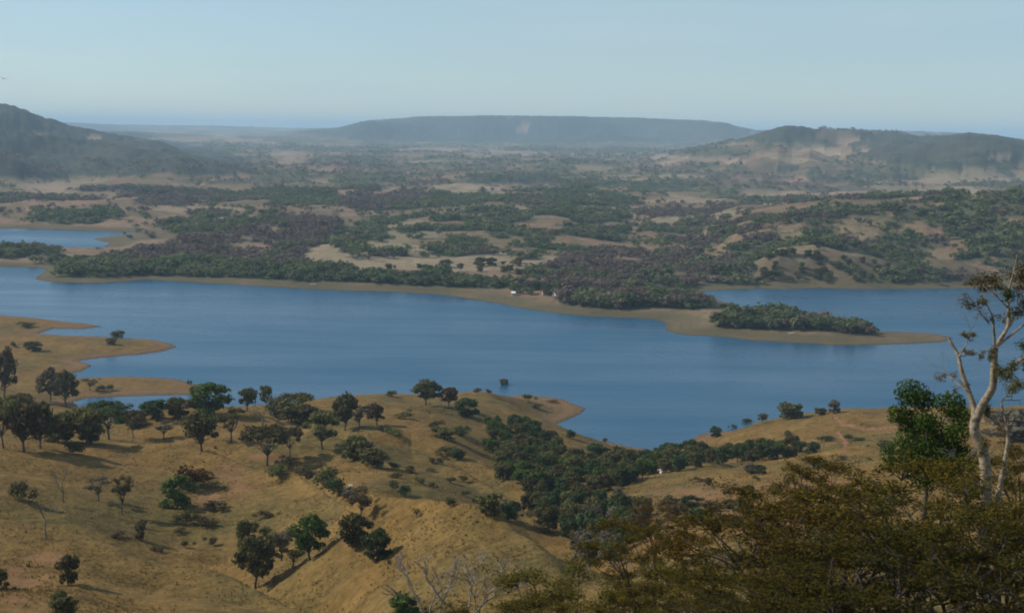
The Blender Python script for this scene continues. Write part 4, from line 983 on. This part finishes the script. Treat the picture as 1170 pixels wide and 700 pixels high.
def acacia(px, top, d, wpx, label, mat='rust', v=0, name='acacia_tree', cat='tree', group=None):
    x, y, zg = ground_at(px, d); zt = at_px(px, top, d)[2]; h = max(zt - zg, 1.0); w = wpx * d / F_PX
    cm, tm, ext = ACACIA[v]; hc = min(h, max(0.95 * w, 2.0))         # the crown keeps its shape; a taller tree only has a longer stem
    root = bpy.data.objects.new(name, None); col.objects.link(root); root.location = (x, y, zg - 0.1); root.rotation_euler = (0, 0, random.random() * 6.28)
    if h - hc > 0.3:
        link('stem', np_mesh('acacia_stem', *sweep_arrays([(0, 0, -.1), (.1, .05, (h - hc) * .5), (0, 0, h - hc + .1 * hc)], [.16, .13, .10], 7), True), M['bark'], root)
    for nm, me, mt in (('trunk', tm, M['darkbark']), ('crown', cm, M[mat])):
        o = acacia_built[(v, nm)].copy() if (v, nm) in acacia_built else bpy.data.objects.new(nm, me); acacia_built.setdefault((v, nm), o)
        col.objects.link(o); o.parent = root; o.material_slots[0].link = 'OBJECT'; o.material_slots[0].material = mt
        o.location = (0, 0, h - hc); o.scale = (w / ext, w / ext, hc)
    tag(root, label, cat, group)
acacia(1050, 528, 62, 260, 'tall rusty olive acacia directly below the glossy green tree', v=0)
acacia(1160, 545, 58, 200, 'rusty acacia at the right edge in front of the pale-trunked tree', v=1)
acacia(1170, 508, 74, 110, 'upright rusty acacia rising behind the right side of the pale trunk', v=2)
acacia(880, 560, 68, 240, 'open rusty acacia with dark slanting limbs left of the tall one', v=2)
acacia(965, 572, 60, 230, 'dense rusty acacia between the open one and the tall one', v=1)
acacia(735, 594, 74, 130, 'leftmost rusty brown acacia beside the lower valley wood', v=0)
acacia(822, 655, 62, 180, 'low spreading acacia in front of the sunlit bare patch', v=1)
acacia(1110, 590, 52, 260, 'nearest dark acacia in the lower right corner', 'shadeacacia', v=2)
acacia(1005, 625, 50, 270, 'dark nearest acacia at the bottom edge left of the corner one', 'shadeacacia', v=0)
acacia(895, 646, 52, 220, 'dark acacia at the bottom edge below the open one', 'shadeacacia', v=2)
acacia(770, 672, 56, 190, 'low olive acacia at the bottom edge below the leftmost one', 'moss', 1)
acacia(645, 645, 66, 200, 'soft mossy olive tree at the bottom edge right of the bleached bare tree', 'moss', 2)
acacia(575, 684, 62, 130, 'small mossy olive tree at the bottom edge touching the bleached bare tree', 'moss', 0)
acacia(695, 680, 54, 140, 'dark rounded acacia top peeping over the bottom edge', 'rust', 1)
acacia(752, 572, 100, 66, 'small reddish brown acacia behind the leftmost rusty acacia', 'red', 1)
acacia(940, 522, 84, 130, 'thin rusty acacia top rising above the dense acacia against the tan slope', 'rust', 2)

# glossy dark green tree behind the acacias
d0 = 78; x0, y0, z0 = ground_at(1060, d0)
root = bpy.data.objects.new('broadleaf_tree', None); col.objects.link(root); root.location = (x0, y0, z0)
lobes = []
for (lx, ly, lr) in ((1042, 450, 19), (1054, 458, 16), (1028, 474, 14), (1060, 482, 15), (1086, 462, 17), (1096, 474, 14), (1094, 492, 16), (1040, 482, 16), (1052, 500, 26), (1078, 508, 24), (1030, 520, 22), (1060, 535, 30), (1095, 525, 22)):
    c = at_px(lx, ly, d0 + rng.uniform(-1.4, 1.4)) - np.array((x0, y0, z0)); R_ = lr * d0 / F_PX; lobes.append((*c, R_, R_, R_ * 0.85))
V, F = crown_arrays(lobes, 16000, 0.082, 5, shell=0.5, under=0.9, hole_=-0.9)
cr_o = link('crown', np_mesh('broadleaf_crown', V, F), M['gloss'], root)
rr = np.random.default_rng(4); segs = wander((0, 0, -0.2), (0.1, 0, lobes[8][2] - 0.6), 0.16, 0.1, 5, 0.1, rr)
for lb in lobes: segs += wander(segs[4][1], lb[:3], 0.07, 0.015, 4, 0.15, rr)
link('trunk', np_mesh('broadleaf_trunk', *tube_arrays(segs, 7), True), M['bark'], root)
tag(root, 'glossy dark green broadleaf tree between the acacias and the lake', 'tree')

# the pale-trunked tree at the right edge
d1 = 66; x1, y1, z1 = ground_at(1122, d1); O1 = np.array((x1, y1, z1))
root = bpy.data.objects.new('pale_trunked_tree', None); col.objects.link(root); root.location = (x1, y1, z1)
rr = np.random.default_rng(12); ps = d1 / F_PX
LPTS = []
def limb(pts, r0, r1, dep=0.0):
    """limb through points of the photo, radii in px; dep lets it lean towards or away from the viewer"""
    P = [at_px(px, py, d1 + dep * i / max(1, len(pts) - 1)) - O1 for i, (px, py) in enumerate(pts)]
    P = [p + (rr.normal(size=3) * 0.04 if 0 < i < len(P) - 1 else 0) for i, p in enumerate(P)]
    LPTS.extend(P); return sweep_arrays(P, np.linspace(r0, r1, len(P)) * ps * .76, 9), P
LIMBS = [
 ([(1122, 760), (1124, 640), (1126, 580), (1127, 545), (1122, 515), (1116, 492), (1114, 478)], 10, 6.8, 0, 'trunk'),
 ([(1114, 478), (1110, 462), (1104, 440), (1098, 420), (1095, 405), (1083, 385)], 5, 1.9, 0.8, 'limb'),
 ([(1114, 482), (1124, 460), (1133, 442), (1137, 420), (1137, 396)], 6.6, 4.4, -0.6, 'limb'),
 ([(1137, 398), (1142, 388), (1150, 372), (1151, 352), (1152, 330), (1158, 312)], 3.6, 1.2, 1.6, 'limb'),
 ([(1137, 398), (1135, 380), (1134, 362), (1126, 345)], 2.2, 0.8, -1.4, 'limb'),
 ([(1138, 396), (1150, 388), (1165, 376), (1182, 362)], 2.6, 1.0, 1.0, 'limb'),
 ([(1137, 425), (1150, 420), (1164, 412), (1186, 400)], 2.8, 1.2, -1.0, 'limb'),
 ([(1130, 370), (1122, 360), (1115, 350)], 1.3, 0.5, -0.8, 'limb'),
 ([(1095, 408), (1103, 396), (1106, 386)], 1.2, 0.5, 0.6, 'limb'),
 ([(1139, 600), (1142, 560), (1148, 525), (1152, 500), (1146, 470)], 5, 1.5, 1.5, 'limb'),
 ([(1124, 560), (1108, 545), (1098, 532)], 3, 1, -1, 'limb'),
 ([(1152, 345), (1164, 335), (1180, 328)], 1.4, .6, 1, 'limb'), ([(1152, 352), (1140, 340), (1130, 330)], 1.3, .5, -.8, 'limb'),
 ([(1104, 445), (1092, 436), (1084, 428)], 1.0, .4, .8, 'limb'),
]
tv = []; tips = []
for pts, a, b, dep, nm in LIMBS:
    s, P = limb(pts, a, b, dep); e = P[-1]
    o = link(nm, np_mesh('pale_' + nm, *s, True), M['palebark'], root)
    if b < 1.6:
        s2, t2 = branch_tree(rr, e, P[-1] - P[-2], 0.5, max(b * ps, 0.012), 3, 0.6, 0.05, 0.75)
        link('twigs', np_mesh('pale_twigs', *tube_arrays(s2, 5), True), M['twig'], o)
# leaf clusters: photo place, radius px, thickness, material, count
def cluster(px, py, rx, ry, n, mat, dep=0, size=0.055):
    c = at_px(px, py, d1 + dep) - O1
    r0 = np.random.default_rng(int(px * 7 + py)); k = max(3, int(rx / 7))
    lb = [(c[0] + r0.uniform(-.7, .7) * rx * ps, c[1] + r0.uniform(-.9, .9) * rx * ps * .6, c[2] + r0.uniform(-.5, .5) * ry * ps, rx * ps * .42, rx * ps * .42, ry * ps * .5) for _ in range(k)]
    V, F = crown_arrays(lb, int(n * 1.5), size, int(px), shell=0.15, under=0.8, aspect=0.4)
    fo = link('foliage', np_mesh('pale_tree_foliage', V, F), M[mat], root)
    st = min(LPTS[6:], key=lambda q: np.linalg.norm(q - c)); tw = []
    for b in lb:
        e = np.array(b[:3]); md = st * .4 + e * .6 + r0.normal(size=3) * .12; tw.append(sweep_arrays([st, md, e], [.030, .018, .008], 5, 3))
        for _ in range(4): tw.append(sweep_arrays([md, (md + e) / 2 + r0.normal(size=3) * .08, e + r0.normal(size=3) * np.array(b[3:]) * .8], [.012, .009, .004], 4, 2))
    link('twigs', np_mesh('foliage_twigs', *join_arrays(tw), True), M['twig'], fo)
for a in ((1132, 326, 24, 10, 420, 'moss', -.6), (1168, 352, 22, 16, 420, 'moss', .4), (1118, 348, 14, 10, 160, 'olive', -1.2), (1150, 312, 44, 15, 1500, 'moss', 1.0), (1166, 322, 22, 14, 500, 'brown', 0.2), (1162, 440, 20, 16, 420, 'dark', -1.2), (1120, 508, 16, 16, 300, 'olive', -1.0), (1146, 540, 18, 22, 320, 'moss', .8), (1120, 322, 22, 8, 260, 'brown', 0.4), (1160, 338, 16, 16, 330, 'green', 1.3), (1152, 368, 9, 12, 160, 'dark', 1.6), (1105, 382, 11, 7, 190, 'dark', .6), (1100, 402, 14, 8, 110, 'grey', .5),
          (1128, 402, 9, 14, 200, 'dark', -1.2), (1150, 430, 18, 22, 480, 'dark', -1.0), (1172, 402, 24, 16, 480, 'green', -0.5), (1168, 425, 18, 16, 380, 'dark', -.8), (1108, 345, 22, 14, 100, 'grey', -1), (1082, 428, 14, 12, 110, 'grey', .6), (1100, 440, 12, 12, 90, 'grey', .6),
          (1134, 470, 12, 18, 260, 'dark', .8), (1175, 350, 20, 18, 360, 'moss', 1.2), (1150, 480, 12, 26, 200, 'brown', 1.5), (1135, 360, 18, 16, 90, 'grey', -1)):
    cluster(*a)
tag(root, 'tall pale-trunked tree with a forked trunk and thin crown at the right edge', 'tree')

# bleached bare trees at the bottom edge
def bare_hero(px, top, fork, d, wpx, seed, label, n_stems=4):
    """pale leafless crown that forks at row `fork`, on a trunk down to the ground"""
    x, y, zg = ground_at(px, d); zf = at_px(px, fork, d)[2] - zg; h = at_px(px, top, d)[2] - zg - zf
    r = np.random.default_rng(seed); root = bpy.data.objects.new('leafless_tree', None); col.objects.link(root); root.location = (x, y, zg)
    sg, tp = [], []
    for k in range(n_stems):
        a = k * 6.28 / n_stems + r.random(); s, t = branch_tree(r, (0, 0, 0), (0.75 * math.cos(a), 0.75 * math.sin(a), 1), 0.42, 0.022, 4, 0.36, 0.10, 0.72); sg.append(s); tp.append(t)
    tp = np.concatenate(tp); zm = tp[:, 2].max(); ex = np.quantile(np.abs(tp[:, :2]), .95) * 2; w = wpx * d / F_PX
    sca = np.array((w / ex, w / ex, h / zm))
    link('trunk', np_mesh('bleached_trunk', *sweep_arrays([(0, 0, -.2), (.08, 0, zf * .5), (0, 0, zf + .03)], [.15, .12, .09], 8), True), M['deadbark'], root)
    for s in sg:
        q = [(np.array(a) * sca + (0, 0, zf), np.array(b) * sca + (0, 0, zf), ra * 2.8 + .010, rb * 2.8 + .010) for a, b, ra, rb in s]
        link('branch', np_mesh('bleached_branch', *tube_arrays(q, 5), True), M['deadbark'], root)
    tag(root, label, 'tree')
bare_hero(540, 634, 715, 78, 150, 5, 'bleached leafless tree with many pale branches at the bottom edge')
bare_hero(494, 632, 712, 84, 100, 6, 'smaller bleached leafless tree left of the many-branched one', 3)

# ------------------------------------------------------------------ farm houses, boats, rocks, bird
M['white'] = plain_material('white_wall', (0.70, 0.68, 0.64), (0.82, 0.80, 0.77)); M['tile'] = plain_material('clay_tile', (0.30, 0.10, 0.06), (0.42, 0.17, 0.11))
M['wallpink'] = plain_material('faded_wall', (0.40, 0.30, 0.25), (0.52, 0.40, 0.33)); M['darkglass'] = plain_material('window_dark', (0.03, 0.03, 0.035), (0.06, 0.06, 0.07), rough=0.3)
M['orange'] = plain_material('orange_paint', (0.50, 0.22, 0.08), (0.60, 0.30, 0.12)); M['rock'] = plain_material('white_rock', (0.55, 0.52, 0.48), (0.78, 0.75, 0.70)); M['bird'] = plain_material('bird_feathers', (0.03, 0.03, 0.035), (0.06, 0.06, 0.06)); M['asbestos'] = plain_material('pale_roof', (0.62, 0.60, 0.58), (0.78, 0.77, 0.75))
def box(c, s):
    x, y, z_ = c; a, b, h = s[0] / 2, s[1] / 2, s[2]
    V = np.array([(x + i * a, y + j * b, z_ + k * h) for k in (0, 1) for j in (-1, 1) for i in (-1, 1)], float)
    return V, np.array([[0, 2, 3, 1], [4, 5, 7, 6], [0, 1, 5, 4], [2, 6, 7, 3], [0, 4, 6, 2], [1, 3, 7, 5]])
def house(px, py, wpx, hwall, depth, label, wallm, roofm, rz=0.0, rise=1.1, fixed=None):
    p = far_hit(px, py) if fixed is None else hit(px, py)
    if p is None: print('house misses', px, py); return
    x, y, zg, d = p; w = wpx * d / F_PX
    root = bpy.data.objects.new('farm_house', None); col.objects.link(root); root.location = (x, y, zg - 0.15); root.rotation_euler = (0, 0, rz)
    # walls with gables
    a, b, h = w / 2, depth / 2, hwall
    V = np.array([(-a, -b, 0), (a, -b, 0), (a, b, 0), (-a, b, 0), (-a, -b, h), (a, -b, h), (a, b, h), (-a, b, h), (-a, 0, h + rise), (a, 0, h + rise)], float)
    me = bpy.data.meshes.new('house_wall'); me.from_pydata([tuple(v) for v in V], [], [(0, 1, 5, 4), (1, 2, 6, 9, 5), (2, 3, 7, 6), (3, 0, 4, 8, 7)]); link('wall', me, M[wallm], root)
    e, t_ = 0.45, 0.14
    R = []
    for off in (0.02, t_):
        R += [(-a - e, -b - e, h - rise * e / b + off), (a + e, -b - e, h - rise * e / b + off), (a + e, 0, h + rise + off), (-a - e, 0, h + rise + off), (a + e, b + e, h - rise * e / b + off), (-a - e, b + e, h - rise * e / b + off)]
    me = bpy.data.meshes.new('house_roof'); me.from_pydata(R, [], [(0, 3, 2, 1), (3, 5, 4, 2), (6, 7, 8, 9), (9, 8, 10, 11), (0, 1, 7, 6), (5, 11, 10, 4), (1, 2, 8, 7), (2, 4, 10, 8), (0, 6, 9, 3), (3, 9, 11, 5)]); link('roof', me, M[roofm], root)
    dw = link('door', np_mesh('house_door', *box((0.1 * w, -b - 0.02, 0.1), (0.85, 0.08, min(2.0, h - .3)))), M['darkglass'], root)
    for sx_ in (-0.28, 0.36): link('window', np_mesh('house_window', *box((sx_ * w, -b - 0.02, h * 0.42), (0.9, 0.08, 0.9))), M['darkglass'], root)
    tag(root, label, 'house')
house(636, 338, 7, 3.4, 6, 'bright white small house right of the red-roofed farmhouse on the far shore', 'white', 'asbestos', 0.5)
house(625, 336.5, 11, 2.7, 6, 'long farmhouse with a faded red roof beside the bright white house', 'wallpink', 'tile', 0.1)
house(587, 337.5, 4, 2.6, 4, 'tiny white hut at the left end of the far shore farm', 'white', 'asbestos', -0.3)
house(602, 333.5, 5, 2.6, 4, 'small pale hut under trees between the tiny hut and the farmhouse', 'white', 'asbestos', 0.2)
house(802, 347, 6, 3.0, 5, 'white house at the end of the shore wood beside the right bay', 'white', 'asbestos', 0.15)
house(757, 540, 5, 1.0, 1.6, 'low white shed at the lower edge of the belt of wood', 'white', 'asbestos', 0.3, 0.5, True)
def boat(px, py, lpx, label, mat, rz):
    p = far_hit(px, py)
    if p is None: print('boat misses', px, py); return
    x, y, zg, d = p; L_ = lpx * d / F_PX
    root = bpy.data.objects.new('rowing_boat', None); col.objects.link(root); root.location = (x, y, zg); root.rotation_euler = (0, 0, rz)
    st = np.linspace(-0.5, 0.5, 9); V, F = [], []
    prof = [(-1, 1.0), (-0.8, 0.35), (0, 0.0), (0.8, 0.35), (1, 1.0)]
    for s in st:
        wv = 0.18 * (1 - (2 * abs(s)) ** 2.6) + 0.012
        for (u, v) in prof: V.append((s * L_, u * wv * L_, (v * 0.16 + 0.05 * (2 * s) ** 2) * L_))
    for i in range(8):
        for j in range(4): q = i * 5 + j; F.append((q, q + 1, q + 6, q + 5))
    o = link('hull', np_mesh('boat_hull', V, F, True), M[mat], root); sm = o.modifiers.new('thick', 'SOLIDIFY'); sm.thickness = 0.06
    for s in (-0.15, 0.2): link('seat', np_mesh('boat_seat', *box((s * L_, 0, 0.09 * L_), (0.08 * L_, 0.27 * L_, 0.04))), M['bark'], root)
    tag(root, label, 'boat')
boat(358, 325.5, 6, 'white boat drawn up on the pale far bank below the shore wood', 'white', 0.2)
boat(577, 340, 4, 'small orange boat on the bank left of the far shore farm', 'orange', 1.0)
boat(904, 381.5, 6, 'pale boat on the shore of the wooded islet', 'white', 0.3)
def rock(px, py, spx, seed, label):
    p = hit(px, py); x, y, zg, d = p; s = spx * d / F_PX; r = np.random.default_rng(seed)
    import bmesh
    bm = bmesh.new(); bmesh.ops.create_icosphere(bm, subdivisions=3, radius=0.5)
    for v in bm.verts:
        n = v.co.normalized(); k = 1 + 0.22 * math.sin(5 * n.x + seed) * math.cos(4 * n.y) + 0.12 * math.sin(9 * n.z + 3 * n.x + seed); v.co = Vector((n.x * k * 0.55 * s, n.y * k * 0.45 * s, n.z * k * 0.40 * s))
    me = bpy.data.meshes.new('boulder'); bm.to_mesh(me); bm.free()
    o = link('boulder', me, M['rock']); o.location = (x, y, zg + 0.18 * s); tag(o, label, 'rock')
rock(401, 556, 4.6, 2, 'larger white boulder on the grass right of the shaded gully')
rock(398.5, 561.5, 2.8, 3, 'smaller white boulder just below the larger one')
# bird in the sky at left
bp_ = at_px(4, 90, 260)
bv = [(0, .35, 0), (.06, .15, .05), (-.06, .15, .05), (.07, -.1, .04), (-.07, -.1, .04), (0, -.25, .0), (.05, .1, -.06), (-.05, .1, -.06), (.10, -.42, 0), (-.10, -.42, 0),
      (.30, .16, .10), (.62, .0, .04), (.30, -.06, .09), (-.30, .16, .10), (-.62, .0, .04), (-.30, -.06, .09)]
bf = [(0, 1, 2), (1, 3, 4, 2), (3, 5, 4), (0, 6, 1), (0, 2, 7), (0, 7, 6), (6, 5, 3, 1), (7, 2, 4, 5), (6, 7, 5), (5, 8, 9), (1, 10, 12, 3), (10, 11, 12), (2, 4, 15, 13), (13, 15, 14)]
me = bpy.data.meshes.new('bird'); me.from_pydata(bv, [], bf); me.update()
bo = link('bird', me, M['bird']); bo.location = bp_; bo.rotation_euler = (0, 0.25, 0.5); sm = bo.modifiers.new('thick', 'SOLIDIFY'); sm.thickness = 0.03
tag(bo, 'small dark bird gliding in the sky above the left mountain', 'bird')
